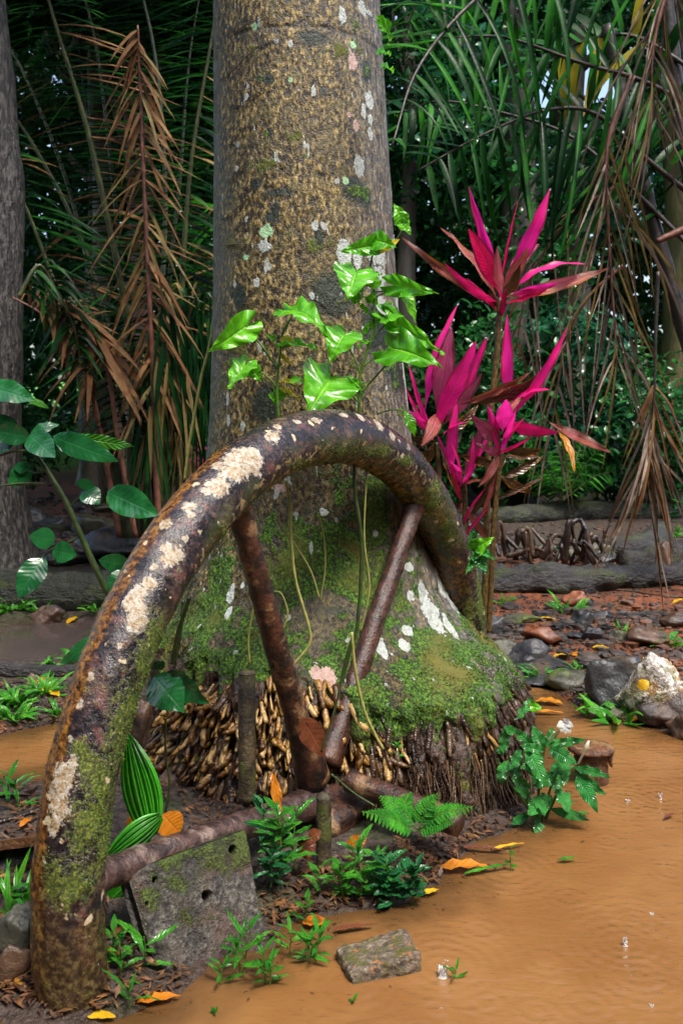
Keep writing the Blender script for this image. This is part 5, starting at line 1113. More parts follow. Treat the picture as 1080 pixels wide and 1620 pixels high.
# the brick in the water
def brick():
    c = P(598, 1530, 2.67); w, dp, h = .100, .070, .048; g = Geo(); n_ = 26; a = .30
    u = np.linspace(-1, 1, n_); Vs = []; Fs = []; off = 0
    for ax in range(3):
        for sg in (-1, 1):
            A, B = np.meshgrid(u, u, indexing='ij'); Q = np.zeros((n_*n_, 3)); Q[:, ax] = sg; Q[:, (ax+1) % 3] = A.ravel(); Q[:, (ax+2) % 3] = B.ravel()
            i = np.arange(n_-1)[:, None]*n_; j = np.arange(n_-1)[None]; q = np.stack([i+j, i+n_+j, i+n_+j+1, i+j+1], -1).reshape(-1, 4)
            Q4 = np.power((np.abs(Q)**14).sum(1), 1/14)[:, None]; Q = Q/Q4
            Q = Q*np.array([w, dp, h]); N = nz(Q.mean(0)) if False else Q/np.linalg.norm(Q, axis=1)[:, None]
            Q = Q+N*((fbm(Q*24, 4, 61)-.5)*.018+(fbm(Q*90, 3, 62)-.5)*.014)[:, None]
            Q = np.c_[Q[:, 0]*math.cos(a)-Q[:, 1]*math.sin(a), Q[:, 0]*math.sin(a)+Q[:, 1]*math.cos(a), Q[:, 2]+.12*Q[:, 0]]
            g.add(Q+c, q if sg > 0 else q[:, ::-1])
    k = M('mossy_brick', .5, .5); p = k.pos(); f1 = k.noise(60, 5, p, .7); f2 = k.noise(22, 4, p)
    cc = k.ramp(f1, [(.34, (.03, .024, .02)), (.5, (.12, .09, .06)), (.62, (.24, .19, .13)), (.7, (.36, .30, .22))])
    cc = k.mix(k.step(f2, .50, .62), cc, (.09, .085, .018)); cc = k.mix(k.step(k.noise(40, 3, p), .60, .66), cc, (.33, .13, .04))
    k.set('Base Color', cc); k.set('Normal', k.bump(k.add(f1, f2), .9, .015))
    o = solid('brick', g, k.m, None, origin=c); tag(o, 'rough mossy brick lying in the muddy water', 'brick')
brick()
# rusty pipe stub with a flange, standing in the water
v0 = P(936, 1236, H*F/(1236-HY)); m_rust = simple('flaking_rust', (.045, .016, .008), (.19, .075, .026), 40, .5, .8, 70, .012, (.26, .15, .05))
pp = thing('pipe_stub', v0, 'rusty flanged pipe stub standing in the water behind the white flowers', 'pipe')
s = v0[1]/F; ptop = v0+np.array([-2*s, 0, 48*s])
g = Geo(); tube(g, np.linspace(v0-[0, 0, .1], ptop, 22), 26*s, 26, .006, 40, 4); solid('pipe', g, m_rust, pp)
g = Geo(); t_ = np.array([0, .2, .8, 1.]); tube(g, ptop+np.array([[0, 0, 9*s]])*t_[:, None], np.array([30, 36, 36, 24])*s, 30, .003, 30, 5); solid('flange', g, m_rust, pp)
for dx in (-.6, .62, .86):
    g = Geo(); a0 = ptop+np.array([dx*30*s, -.6*26*s, 2*s]); tube(g, curve([a0, a0-[0, 0, 10*s], a0-[-3*s, 0, 22*s]], 8), np.array([5, 6, 4, 5, 4, 3, 3, 1])*s, 7, .002, 80, int(dx*10)); solid('rust_flake', g, m_rust, pp)
# rusty plate at the far left and its sticks
C = [P(-60, 1338, 3.05), P(62, 1322, 3.0), P(62, 1318, 3.45), P(-60, 1330, 3.5)]; g = Geo()
box8(g, [c-[0, 0, .03] for c in C]+[c for c in C]); o = solid('rusty_plate', g, m_rust, None, False, origin=C[0]); tag(o, 'flat rusty plate lying left of the arch', 'plate')
# splashes of rain drops
m_sp = M('splash_water', .05, .5); m_sp.set('Base Color', (.93, .90, .86)); m_sp.set('Transmission Weight', .5); m_sp.set('IOR', 1.33)
for (x, y, h, w, lab) in ((700, 1545, 44, 24, 'tallest rain splash beside the brick'), (988, 1496, 20, 12, 'rain splash in the open water far from the banks'), (992, 1268, 5, 9, 'rain splash near the rusty pipe'), (1044, 1264, 14, 7, 'rain splash at the right frame edge'), (1030, 1446, 4, 8, 'low rain splash at the right'), (1030, 1592, 4, 8, 'low rain splash in the foreground')):
    d = H*F/(y-HY); c = P(x, y, d); s = d/F; h *= .62; w *= .62; g = Geo(); n_ = 22; A = np.linspace(0, 2*np.pi, n_, endpoint=False); ph = U(0, 6)
    lev = []
    for q, (rr, zz) in enumerate(((.55, .0), (.42, .10), (.40, .22), (.50, .38), (.46, .39), (.30, .20), (.12, .06))):
        up = 1+(.55*np.sin(A*3+ph)+.45*np.sin(A*7+ph*2))*(zz > .15); lev.append(np.stack([c[0]+w*s*rr*np.cos(A)*(1+.12*np.sin(A*5+ph)), c[1]+w*s*rr*np.sin(A), c[2]+h*s*zz*up], -1))
    i = np.arange(6)[:, None]*n_; j = np.arange(n_)[None]; k2 = (j+1) % n_; g.add(np.concatenate(lev), np.stack([i+j, i+k2, i+n_+k2, i+n_+j], -1).reshape(-1, 4))
    for q in range(9):
        rock(g, c+np.array([U(-.6, .6)*w*s, U(-.5, .5)*w*s, U(.35, 1.0)*h*s]), np.array([1, 1, U(1, 2.2)])*U(.5, 1.3)*s, x+q, 1, .1, cuts=1)
    o = solid('rain_splash', g, m_sp.m, None, origin=c); tag(o, lab, 'splash', 'rain splashes')

# ---- roots and logs lying on the ground
m_log = simple('grey_root_bark', (.012, .011, .012), (.052, .049, .047), 14, .45, 1.0, 26, .05, (.05, .065, .018), st=(.5, 1, 1))
m_log_m = simple('mossy_log_bark', (.010, .013, .009), (.045, .052, .028), 8, .5, 1.0, 26, .05, (.06, .085, .014), st=(.5, 1, 1))
def log(pts, name, label, mat, group=None, cat='log', seg=18, noise=.25, seed=0, sink=.35, ell=1.0):
    """pts = (px, py_bottom, height_px): lies on the terrain"""
    Q = []; R = []
    for (x, y, h) in pts:
        v = ground(x, y); r = h*v[1]/F/2; Q.append(v+np.array([0, r*.4, r*(1-sink)])); R.append(r)
    n_ = 50; c = curve(Q, n_); r = np.interp(np.linspace(0, 1, n_), np.linspace(0, 1, len(R)), R)
    g = Geo(); tube(g, c, r, seg, float(np.mean(R))*noise*.6, 1.1/float(np.mean(R)), seed, ell=ell)
    o = solid(name, g, mat, None, origin=Q[0]); tag(o, label, cat, group); return o
gr = 'roots and logs across the ground'
log([(-60, 965, 72), (40, 962, 70), (120, 962, 66), (200, 958, 66), (300, 950, 60)], 'surface_root', 'thick mossy-topped root lying behind the shrub at the left', m_log_m, gr, 'root', seed=1, noise=.6)
log([(-60, 1068, 26), (40, 1072, 24), (110, 1070, 20), (180, 1068, 16)], 'surface_root', 'pale smooth root in front of the dark puddle', m_log, gr, 'root', seed=2)
log([(40, 838, 16), (110, 842, 14), (180, 840, 14), (260, 842, 16)], 'surface_root', 'thin root edging the far puddle at the left', m_log, gr, 'root', seed=3)
log([(690, 826, 26), (800, 826, 28), (900, 822, 36), (960, 820, 34), (1050, 820, 26), (1150, 818, 24)], 'fallen_log', 'long dark green trunk lying at the far side of the clearing', m_log_m, gr, 'log', seed=4, noise=.5)
log([(740, 938, 48), (840, 936, 50), (900, 938, 50), (990, 930, 38), (1060, 926, 40), (1160, 924, 44)], 'surface_root', 'broad grey root ridge crossing the right side before the red soil', m_log, gr, 'root', seed=5, noise=1.0)
log([(985, 905, 40), (1040, 902, 46), (1100, 898, 46), (1160, 896, 46)], 'surface_root', 'grey root mass at the right behind the ridge', m_log, gr, 'root', seed=6, noise=.9)
log([(960, 882, 38), (1000, 884, 42), (1030, 876, 44), (1046, 858, 40)], 'curved_log', 'short curved log beside the arched roots', m_log, gr, 'log', seed=7, noise=.12)
log([(990, 978, 9), (1030, 974, 9), (1070, 978, 8), (1120, 976, 10)], 'fallen_branch', 'grey forked branch on the gravel at the right', m_log, gr, 'branch', 8, seed=8, noise=.3)
log([(964, 934, 4), (1000, 938, 4), (1050, 944, 3), (1110, 946, 3)], 'fallen_branch', 'thin dark twig lying along the root ridge', m_root_dark, gr, 'branch', 6, seed=9, noise=.2)
log([(0, 1262, 8), (50, 1256, 7), (78, 1228, 8)], 'fallen_branch', 'dark stick poking out of the pool left of the arch', m_root_dark, gr, 'branch', 7, seed=10)
log([(-20, 1310, 9), (30, 1296, 7), (70, 1280, 6)], 'fallen_branch', 'wet stick lying on the bank left of the arch', m_root_dark, gr, 'branch', 7, seed=11)
log([(8, 1542, 10), (24, 1556, 11), (40, 1570, 9)], 'fallen_branch', 'short orange stick at the lower left corner', simple('orange_stick', (.30, .13, .02), (.45, .22, .03), 20, .4), gr, 'branch', 8, seed=12, noise=.1)
# tangle of arched stilt roots
v0 = ground(860, 892); at_ = thing('stilt_roots', v0, 'tangle of dark arched stilt roots beyond the root ridge', 'roots')
for k, (a, m_, b, w) in enumerate((((782, 868), (790, 825), (800, 868), 9), ((815, 886), (822, 838), (832, 884), 10), ((822, 842), (836, 838), (842, 880), 8), ((855, 884), (878, 846), (902, 862), 12), ((884, 870), (900, 838), (880, 888), 9), ((893, 892), (900, 824), (912, 878), 11), ((900, 828), (920, 826), (935, 882), 10), ((926, 892), (940, 850), (960, 888), 13),
        ((912, 880), (922, 856), (945, 868), 10), ((958, 890), (957, 850), (956, 838), 10), ((800, 880), (842, 868), (860, 872), 10), ((930, 846), (950, 858), (972, 884), 10), ((760, 876), (776, 850), (790, 880), 9), ((905, 890), (930, 868), (945, 892), 9), ((868, 892), (872, 868), (868, 850), 6), *[((x_, 884+U(-8, 8)), (x_+U(-14, 14), 850+U(-18, 14)), (x_+U(-34, 34), 882+U(-10, 12)), U(5, 11)) for x_ in U(800, 945, 9)])):
    d = v0[1]+U(-.35, .35); q = [P(*a, d), P(*m_, d), P(*b, d+U(-.2, .2))]; g = Geo(); s = d/F
    tube(g, curve(q, 22), w*s*.5*np.linspace(1.15, .6, 22)*U(.75, 1.2, 22), 9, w*s*.28, 9, k); solid('stilt_root', g, m_root_dark, at_)

# ---- fallen leaves, each its own
m_yel = leaf_mat('yellow_fallen_leaf', (.62, .34, .012), (.72, .46, .02), (.50, .22, .02), .3, .2, 8, vb=.25, vein_amt=.25, spots=(.30, .10, .01), spot_amt=.68)
m_ora = leaf_mat('orange_fallen_leaf', (.50, .16, .012), (.62, .25, .02), (.35, .10, .01), .3, .2, 8, vb=.25, vein_amt=.25, spots=(.16, .05, .01), spot_amt=.6)
m_bro = leaf_mat('brown_fallen_leaf', (.12, .035, .016), (.22, .07, .025), (.30, .12, .05), .22, .1, 8, vb=.25, vein_amt=.25, spots=(.05, .015, .01), spot_amt=.58)
gl = 'fallen leaves'
def fallen(x0, y0, x1, y1, w, mat, label, kind='ovate', var=1, lift=.012, roll=0.0, d=None, hint=(0, 0, 1), water=False):
    if water: a = P(x0, y0, H*F/(y0-HY)); b = P(x1, y1, H*F/(y1-HY)); a[2] = .010; b[2] = .014
    elif d: a, b = P(x0, y0, d), P(x1, y1, d)
    else: a, b = ground(x0, y0, lift), ground(x1, y1, lift)
    s = a[1]/F; o = put_leaf('fallen_leaf', L(kind, mat, var), a, b, w*s, None, hint, roll); tag(o, label, 'leaf', gl); return o
for a in ((205, 1594, 286, 1584, 26, m_ora, 'long orange leaf floating in front of the block', 'lance', 2, True), (140, 1612, 184, 1618, 22, m_yel, 'pale yellow strip leaf at the bottom edge', 'strap', 2, True), (478, 1452+12, 518, 1462+6, 34, m_ora, 'orange leaf at the muddy shore behind the sprouts', 'ovate', 0, True),
        (528, 1478, 592, 1470, 14, m_bro, 'dark half-sunk strip leaf in the shallows', 'strap', 2, True), (540, 1504, 566, 1510, 12, m_ora, 'small orange leaf stuck to the brick', 'lance', 2, True), (690, 1380, 775, 1378, 30, m_ora, 'wide orange-brown leaf floating below the mound', 'ovate', 2, True), (720, 1346, 800, 1352, 10, m_bro, 'thin brown leaf drifting below the mound', 'strap', 2, True),
        (775, 1350, 830, 1340, 8, m_yel, 'narrow yellow leaf near the standing sprig', 'strap', 2, True), (735, 1388, 815, 1374, 10, m_seed, 'green strip leaf floating below the mound', 'strap', 2, True), (880, 1366, 912, 1364, 10, m_seed, 'green leaf adrift in open water', 'lance', 2, True), (665, 1422, 694, 1414, 14, m_yel, 'yellow leaf at the tip of the bank', 'lance', 0, True),
        (1048, 1300, 1066, 1292, 8, m_bro, 'floating twig-like leaf at the right', 'lance', 2, True), (912, 1292, 930, 1292, 14, m_seed, 'small green leaf floating near the flowers', 'lance', 2, True), (812, 1130, 892, 1132, 14, m_ora, 'orange strip leaf floating in the inlet', 'strap', 2, True), (846, 1112, 890, 1118, 24, m_ora, 'curled orange leaf in the inlet', 'ovate', 0, True),
        (880, 1118, 905, 1104, 20, m_bro, 'crumpled brown leaf at the inlet head', 'ovate', 3, False), (996, 1148, 1030, 1138, 16, m_ora, 'orange leaf at the foot of the lichen-covered rock', 'lance', 1, False), (1030, 1152, 1068, 1142, 14, m_yel, 'yellow-orange leaf at the right waterline', 'lance', 1, False), (936, 1028, 966, 1032, 20, m_yel, 'bright yellow leaf lying behind the big dark rock', 'ovate', 0, False),
        (865, 1048, 915, 1042, 10, m_yel, 'slim yellow leaf on the flat slab', 'lance', 1, False), (848, 984, 880, 984, 9, m_yel, 'yellow leaf near the rusty-topped rock', 'lance', 1, False), (812, 882, 850, 878, 12, m_yel, 'yellow strip leaf at the stilt roots', 'lance', 1, False), (1036, 902, 1064, 905, 18, m_bro, 'pinkish brown leaf on the root mass', 'ovate', 1, False),
        (1060, 960, 1090, 955, 10, m_yel, 'orange-yellow leaf at the right edge of the red soil', 'lance', 1, False), (60, 1092, 82, 1076, 20, m_ora, 'peach-coloured leaf on the left bank', 'ovate', 1, False), (68, 1094, 94, 1106, 22, m_yel, 'golden leaf lying on the bright tuft', 'ovate', 0, False), (62, 1080, 90, 1070, 10, m_seed, 'pale green strip leaf on the left bank', 'strap', 1, False),
        (106, 990, 124, 980, 14, m_yel, 'yellow curled leaf beside the dark puddle', 'ovate', 0, False), (14, 1024, 44, 1036, 18, m_yel, 'amber leaf floating on the dark puddle', 'ovate', 0, False), (30, 1318, 54, 1300, 14, m_ora, 'orange strip leaf on the rusty plate', 'lance', 1, False), (840, 1015, 862, 1012, 8, m_ora, 'small orange leaf near the angular rock', 'lance', 1, False),
        (905, 1044, 920, 1036, 10, m_ora, 'tiny orange leaf at the olive slab', 'ovate', 1, False), (20, 1340, 50, 1352, 18, m_bro, 'brown leaf under the rusty plate', 'ovate', 1, False), (60, 1520, 20, 1512, 16, m_bro, 'wet brown leaf left of the arch foot', 'ovate', 1, False), (180, 1490, 215, 1475, 26, m_bro, 'wet brown leaf between the arch and the block', 'ovate', 1, False), (160, 1510, 190, 1520, 14, m_ora, 'orange-brown leaf behind the drooping seedling', 'lance', 1, False)):
    fallen(*a[:9], water=a[9])
fallen(258, 1288, 285, 1318, 44, m_ora, 'orange crumpled leaf behind the pleated palm leaf', 'ovate', 0, d=2.98, hint=CAMDIR)
fallen(205, 1290, 230, 1330, 30, m_ora, 'orange leaf half hidden by the pleated leaf', 'ovate', 0, d=3.0, hint=CAMDIR)
fallen(478, 1135, 515, 1200, 40, m_bro, 'dark red-brown dead leaf caught beside the flaky spoke', 'accum', 3, d=3.25, hint=CAMDIR)
fallen(430, 1222, 440, 1300, 17, m_ora, 'hanging orange-brown dry leaf before the hub', 'accum', 1, d=3.05, hint=CAMDIR, roll=.4)
fallen(488, 1325, 508, 1315, 20, m_bro, 'curled brown leaf at the foot of the stub post', 'ovate', 0, d=3.08, hint=CAMDIR)
fallen(470, 1345, 500, 1335, 34, m_bro, 'dark wet leaf under the hub', 'ovate', 1, d=3.06, hint=CAMDIR)
fallen(548, 1340, 580, 1325, 24, m_ora, 'brown-orange leaf under the axle', 'ovate', 1, d=3.08, hint=CAMDIR)
fallen(1008, 1088, 1026, 1078, 18, m_yel, 'round yellow leaf stuck on the lichen-covered rock', 'ovate', 1, d=4.61, hint=CAMDIR)
# ================================================================== BACKGROUND: palms, trees, forest
def fr_mat(name, c1, c2, rough=.35, transl=.2, spots=None, shine=.13):
    k = M(name, rough, shine); r = k.math('FRACT', k.add(k.rnd(), k.attr('rnd'))); p = k.pos()
    c = k.mix(r, c1, c2); c = k.mix(k.step(k.noise(5, 3, p), .4, .65), c, tuple(x*.55 for x in c1))
    if spots: c = k.mix(k.step(k.noise(12, 3, p), .52, .62), c, spots)
    k.set('Base Color', c); k.set('Normal', k.bump(k.noise(40, 2, p), .2, .01))
    if transl:
        tr = k.n('ShaderNodeBsdfTranslucent', Color=k.mix(.5, c, tuple(min(1, x*1.5) for x in c2)))
        k.t.links.new(k.n('ShaderNodeMixShader', _0=transl, _1=k.b.outputs[0], _2=tr), k.out.inputs[0])
    return k.m
m_fg = fr_mat('palm_green', (.004, .040, .006), (.020, .125, .010), .42)
m_fgb = fr_mat('palm_bright_green', (.018, .13, .010), (.05, .27, .014), .42, .35)
m_fgd = fr_mat('palm_deep_green', (.003, .022, .006), (.010, .055, .010), .34)
m_fbr = fr_mat('dry_palm_brown', (.09, .046, .020), (.25, .14, .06), .75, .15, (.12, .05, .02))
m_fol = fr_mat('dead_palm_olive', (.12, .085, .03), (.24, .17, .06), .5, .15)
m_fgr = fr_mat('dead_palm_grey', (.13, .10, .08), (.36, .28, .22), .7, .1, (.12, .075, .05))
m_fyl = fr_mat('fading_palm_yellow', (.22, .20, .012), (.36, .28, .02), .35, .3)
m_rach = simple('palm_rachis', (.035, .045, .016), (.09, .10, .03), 12, .4, .3, 50, .004)
m_rach_b = simple('dry_rachis', (.10, .035, .022), (.24, .095, .06), 12, .45, .3, 50, .004)
m_rach_d = simple('dark_rachis', (.010, .008, .006), (.04, .028, .02), 12, .5, .4, 40, .01)
DOWN = np.array([0, 0, -1.])
def ribbon(g, b, D, Lf, w, droop, at, nseg=5, cup=.3):
    """one narrow leaflet: starts at b towards D, sags by droop"""
    s = np.linspace(0, 1, nseg+1); p = b+D*(Lf*s)[:, None]+DOWN*(droop*Lf*s*s)[:, None]
    T = np.gradient(p, axis=0); T /= np.linalg.norm(T, axis=1)[:, None]
    h = np.array([U(-.4, .4), -.5, .8]); S = np.cross(T, h); S /= np.maximum(np.linalg.norm(S, axis=1), 1e-6)[:, None]; N = np.cross(S, T)
    ww = (w*.5*np.minimum(1, .45+s*3)*np.clip(1.02-s**2.6, .02, 1))[:, None]
    V = np.stack([p-S*ww+N*ww*cup, p, p+S*ww+N*ww*cup], 1).reshape(-1, 3); i = np.arange(nseg)[:, None]*3; j = np.arange(2)[None]
    g.add(V, np.stack([i+j, i+j+1, i+4+j, i+3+j], -1).reshape(-1, 4), {'rnd': at})
strip_meshes = {}
def strip_mesh(mat, var):
    """a leaflet to be copied: unit length along y, unit width, sagging"""
    if (mat.name, var) not in strip_meshes:
        g = Geo(); n_ = 7; s = np.linspace(0, 1, n_+1); b = [.06, .14, .22, -.05][var]; V = []
        for x in s:
            w = .5*min(1, .5+x*3)*max(.02, 1.02-x**3); z = b*4*x*(1-x)*.5
            V += [(-w, x, z+w*.035), (0, x, z), (w, x, z+w*.035)]
        i = np.arange(n_)[:, None]*3; j = np.arange(2)[None]; g.add(V, np.stack([i+j, i+j+1, i+4+j, i+3+j], -1).reshape(-1, 4))
        strip_meshes[(mat.name, var)] = g.mesh('leaflet', mat)
    return strip_meshes[(mat.name, var)]
def frond(parent, pts, d, n, Lpx, wpx, fwd, droop, mats, side=(1, -1), dd=0.0, rad=.018, rmat=None, t0=.05, split=False, hang=0.0, jit=.25, label=None, depth_spread=.35, lenprof=None, xmin=None):
    """pts: pixel polyline of the rachis; d metres away at its start, d+dd at its end. mats: function (t, side) -> material"""
    k = len(pts); Q = [P(x, y, d+dd*i/(k-1)) for i, (x, y) in enumerate(pts)]; c = curve(Q, 60); g = Geo()
    tube(g, c, np.linspace(rad, rad*.25, 60), 7, rad*.08, 20, 1); fr = solid('frond', g, rmat or m_rach, parent, label=label)
    T = np.gradient(c, axis=0); T /= np.linalg.norm(T, axis=1)[:, None]; groups = {}
    for a in range(n):
        t = t0+(1-t0)*(a+.5)/n; i = min(59, int(t*59)); s = c[i, 1]/F
        lp = lenprof(t) if lenprof else (.35+.65*math.sin(math.pi*min(1, .12+t*.86)))
        for sg in side:
            S = nz(np.cross(T[i], [0, 1, 0]))*sg; out = np.array([0, U(-1, 1)*depth_spread, 0])
            D = nz(S*(1-hang)+T[i]*fwd+DOWN*hang+out+U(-jit, jit, 3)*.5); L_ = Lpx*s*lp*(U(.78, 1.12) if U() < .85 else U(.3, .75)); w = wpx*s*U(.75, 1.2)
            if xmin is not None and proj(c[i]+D*L_)[0] < xmin: continue
            mat = mats(t, sg)
            if mat is None or U() < .10: continue
            if split:
                b = c[i]; tip = b+D*L_+DOWN*droop*L_
                put_leaf('leaflet', strip_mesh(mat, random.randrange(4)), b, tip, w, fr, (U(-.4, .4), -.6, .8))
            else:
                groups.setdefault(mat, Geo()); ribbon(groups[mat], c[i], D, L_, w, droop*U(.6, 1.4), U())
    for mat, gg in groups.items():
        solid('leaflets', gg, mat, fr, kind='stuff')
    return fr
g_ = lambda *m: (lambda t, s: random.choice(m))

# ---- the great stemless palm at the left
lp = thing('stemless_palm', P(222, 838, 8.0), 'huge stemless palm with green and dead brown fronds filling the left background', 'palm')
frond(lp, [(240, 850), (222, 640), (190, 440), (140, 210), (95, 60), (60, -60)], 8.0, 84, 190, 7.5, -.30, .22, lambda t, s: (m_fbr if (s < 0 and .30 < t < .85 and U() < .7) or (s < 0 and t < .3) else (random.choice((m_fgd, m_fg, m_fg)) if U() < .9 else m_fol)), dd=-.8, xmin=46, rad=.036, t0=.22, split=False)
frond(lp, [(252, 850), (246, 700), (240, 540), (230, 330), (222, 130), (218, 40)], 7.4, 66, 125, 7.0, -.75, .35, lambda t, s: None if (s < 0) == (U() < .8) and U() < .4 else random.choice((m_fbr, m_fbr, m_fol)), dd=-.3, jit=.7, hang=.25, xmin=46, rad=.028, rmat=m_rach_b, t0=.30, label='dead brown frond with a reddish midrib')
frond(lp, [(250, 840), (285, 600), (290, 420), (305, 240), (335, 60), (350, -60)], 7.9, 80, 130, 7.5, -.25, .25, lambda t, s: random.choice((m_fgd, m_fg, m_fgd)) if s > 0 or U() < .7 else m_fol, dd=-.4, xmin=46, rad=.030, t0=.2)
frond(lp, [(200, 850), (140, 660), (110, 520), (70, 400), (20, 280), (-40, 180)], 8.4, 64, 150, 8, -.45, .30, lambda t, s: random.choice((m_fbr, m_fgd, m_fg, m_fgd)), dd=-.2, xmin=46, rad=.03, t0=.3)
frond(lp, [(225, 850), (180, 560), (130, 380), (60, 240), (10, 170), (-60, 120)], 9.0, 70, 170, 8, -.2, .2, g_(m_fgd, m_fgd, m_fbr), dd=.2, xmin=46, rad=.03, t0=.3)
frond(lp, [(215, 850), (160, 520), (110, 300), (40, 120), (-30, 0)], 9.4, 70, 180, 8, -.1, .2, g_(m_fg, m_fgd), dd=.2, xmin=46, rad=.03, t0=.3)
frond(lp, [(225, 850), (200, 500), (175, 250), (150, 60), (110, -80)], 9.6, 80, 190, 8, .1, .15, g_(m_fg, m_fgd), dd=.3, xmin=46, rad=.03, t0=.3)
frond(lp, [(235, 850), (250, 560), (262, 330), (250, 120), (222, -20), (190, -100)], 8.8, 76, 190, 8, .15, .12, g_(m_fgd, m_fg), dd=0, xmin=46, rad=.03, t0=.3)
frond(lp, [(245, 850), (262, 520), (285, 280), (300, 90), (330, -80)], 9.3, 70, 150, 8, .0, .1, g_(m_fg, m_fgb, m_fgd), dd=.3, xmin=46, rad=.03, t0=.3)
frond(lp, [(30, 470), (62, 420), (90, 460), (118, 520), (130, 590)], 7.0, 30, 70, 8, .3, .8, g_(m_fgd, m_fg), dd=.2, xmin=46, rad=.018, t0=.05, label='short drooping bluish green frond')
frond(lp, [(190, 850), (150, 640), (120, 560), (70, 500), (20, 470)], 7.7, 40, 120, 9, .3, .65, g_(m_fbr, m_fbr, m_fol), dd=-.2, xmin=46, rad=.024, rmat=m_rach_b, t0=.4, label='low dead frond with broad brown leaflets')
frond(lp, [(215, 850), (188, 700), (172, 590), (150, 520), (110, 480), (70, 470)], 7.3, 18, 100, 11, -.2, .5, g_(m_fbr), dd=-.1, xmin=46, rad=.022, rmat=m_rach_b, t0=.45, hang=.5, jit=.6, split=True, label='broken dead frond with wide tan leaflets')
frond(lp, [(260, 850), (300, 700), (330, 560), (350, 430), (365, 300)], 8.6, 50, 130, 8, -.3, .7, g_(m_fg, m_fgd, m_fol, m_fgb), dd=-.2, xmin=46, rad=.024, t0=.15)
frond(lp, [(205, 850), (205, 700), (215, 590), (250, 500), (290, 470), (325, 480)], 7.7, 44, 110, 8, -.1, .8, g_(m_fgd, m_fgd, m_fol), dd=0, xmin=46, rad=.022, t0=.2)
# old stalks standing at its foot
for pts, r in (([(195, 850), (170, 700), (140, 560), (110, 470)], .035), ([(232, 850), (228, 720), (212, 560), (196, 450)], .04), ([(222, 850), (205, 720), (190, 640), (160, 560)], .03), ([(248, 850), (246, 760), (238, 640)], .045), ([(205, 850), (188, 760), (180, 690)], .045)):
    pstem('leaf_stalk', pts, 8.0, r, r*.6, m_rach, lp, 30, noise=.004)
gS = Geo()
for k in range(150):
    x = U(230, 345); y = U(470, 560) if x > 255 else U(560, 640); d = U(7.2, 8.4); ribbon(gS, P(x, y, d), nz([U(-.25, .25), U(-.2, .2), -1]), U(.5, 1.3), U(.02, .05), .1, U(), 5)
solid('hanging_leaflets', gS, m_fgd, lp, kind='stuff')
gS = Geo()
for k in range(46):
    x = U(235, 300); y = U(560, 700); d = U(7.2, 7.8); ribbon(gS, P(x, y, d), nz([U(-.3, .3), U(-.2, .2), -1]), U(.3, .8), U(.02, .045), .1, U(), 5)
solid('dry_leaflets', gS, m_fol, lp, kind='stuff')

# ---- palms at the right: broad green leaflets from above
rp = thing('broad_leaf_palm', P(1090, 800, 8.2), 'palm with broad glossy green leaflets arching in from the upper right', 'palm')
for pts, dd, n, Lp, w, fw, dr, mats, rd in (([(1130, 20), (980, -60), (850, -70), (740, 10), (660, 110), (620, 230)], -1.2, 26, 190, 10, .45, .35, (m_fg, m_fgb, m_fgd), .026), ([(1130, 190), (1020, 130), (920, 100), (800, 60), (700, 60)], -.8, 20, 170, 10, .35, .5, (m_fg, m_fgd), .022),
        ([(1120, 330), (1020, 250), (940, 180), (860, 175), (760, 215), (660, 270)], -.6, 24, 180, 10, .25, .55, (m_fgd, m_fg), .022), ([(1120, 420), (1000, 300), (900, 215), (800, 180), (700, 160), (630, 180)], .3, 22, 150, 9.5, .4, .35, (m_fgd, m_fg, m_fgb), .02), ([(1110, 120), (1010, 60), (940, 60), (880, 90), (850, 140)], .3, 14, 120, 16, .4, .3, (m_fyl, m_fg, m_fgb), .018),
        ([(1110, -20), (950, -100), (780, -90), (680, -40), (640, 60)], 0.4, 22, 150, 9.5, .5, .4, (m_fg, m_fgb), .02)):
    frond(rp, pts, 6.9, n, Lp, w, fw, dr, g_(*mats), dd=dd, rad=rd, rmat=m_rach_d, split=True, t0=.12, depth_spread=.5)
for pts, r in (([(1180, 760), (1110, 600), (1072, 490), (1040, 380), (1012, 270), (985, 160), (960, 40)], .065), ([(1200, 800), (1130, 500), (1100, 330), (1078, 200), (1060, 60), (1050, -60)], .075)):
    pstem('leaf_stalk', pts, 7.0, r, r*.6, m_rach_d, rp, 40, noise=.012, seg=10)
pstem('leaf_stalk', [(1085, 362), (1060, 372), (1038, 382)], 6.8, .03, .02, m_rach_b, rp, 20, noise=.006)
# ---- dead fronds hanging in front of it
dp = thing('dead_frond', P(960, 235, 6.3), 'large dead grey-brown frond hanging in the middle of the right background', 'dead frond', 'dead fronds hanging at the right')
frond(dp, [(1000, 120), (968, 200), (958, 260), (960, 330), (965, 420), (972, 520), (975, 590)], 6.3, 19, 200, 3.6, .9, .45, g_(m_fgr, m_fgr, m_fol), dd=-.1, rad=.020, rmat=m_rach_b, split=True, t0=.18, hang=.40, jit=.75, depth_spread=.5, lenprof=lambda t: 1.15-.45*t)
dp2 = thing('dead_frond', P(1050, 0, 5.9), 'dead straw-grey frond hanging down from the top right corner', 'dead frond', 'dead fronds hanging at the right')
frond(dp2, [(1075, -90), (1055, -20), (1035, 60), (1030, 130), (1035, 190)], 5.9, 17, 190, 3.5, .8, .4, g_(m_fgr, m_fgr, m_fgr, m_fol), dd=0, rad=.018, rmat=m_rach_b, split=True, t0=.1, hang=.5, jit=.7, lenprof=lambda t: 1.1-.3*t)
dp3 = thing('dead_frond', P(1035, 560, 5.6), 'ragged dead frond hanging low at the right edge, its tips over the ground', 'dead frond', 'dead fronds hanging at the right')
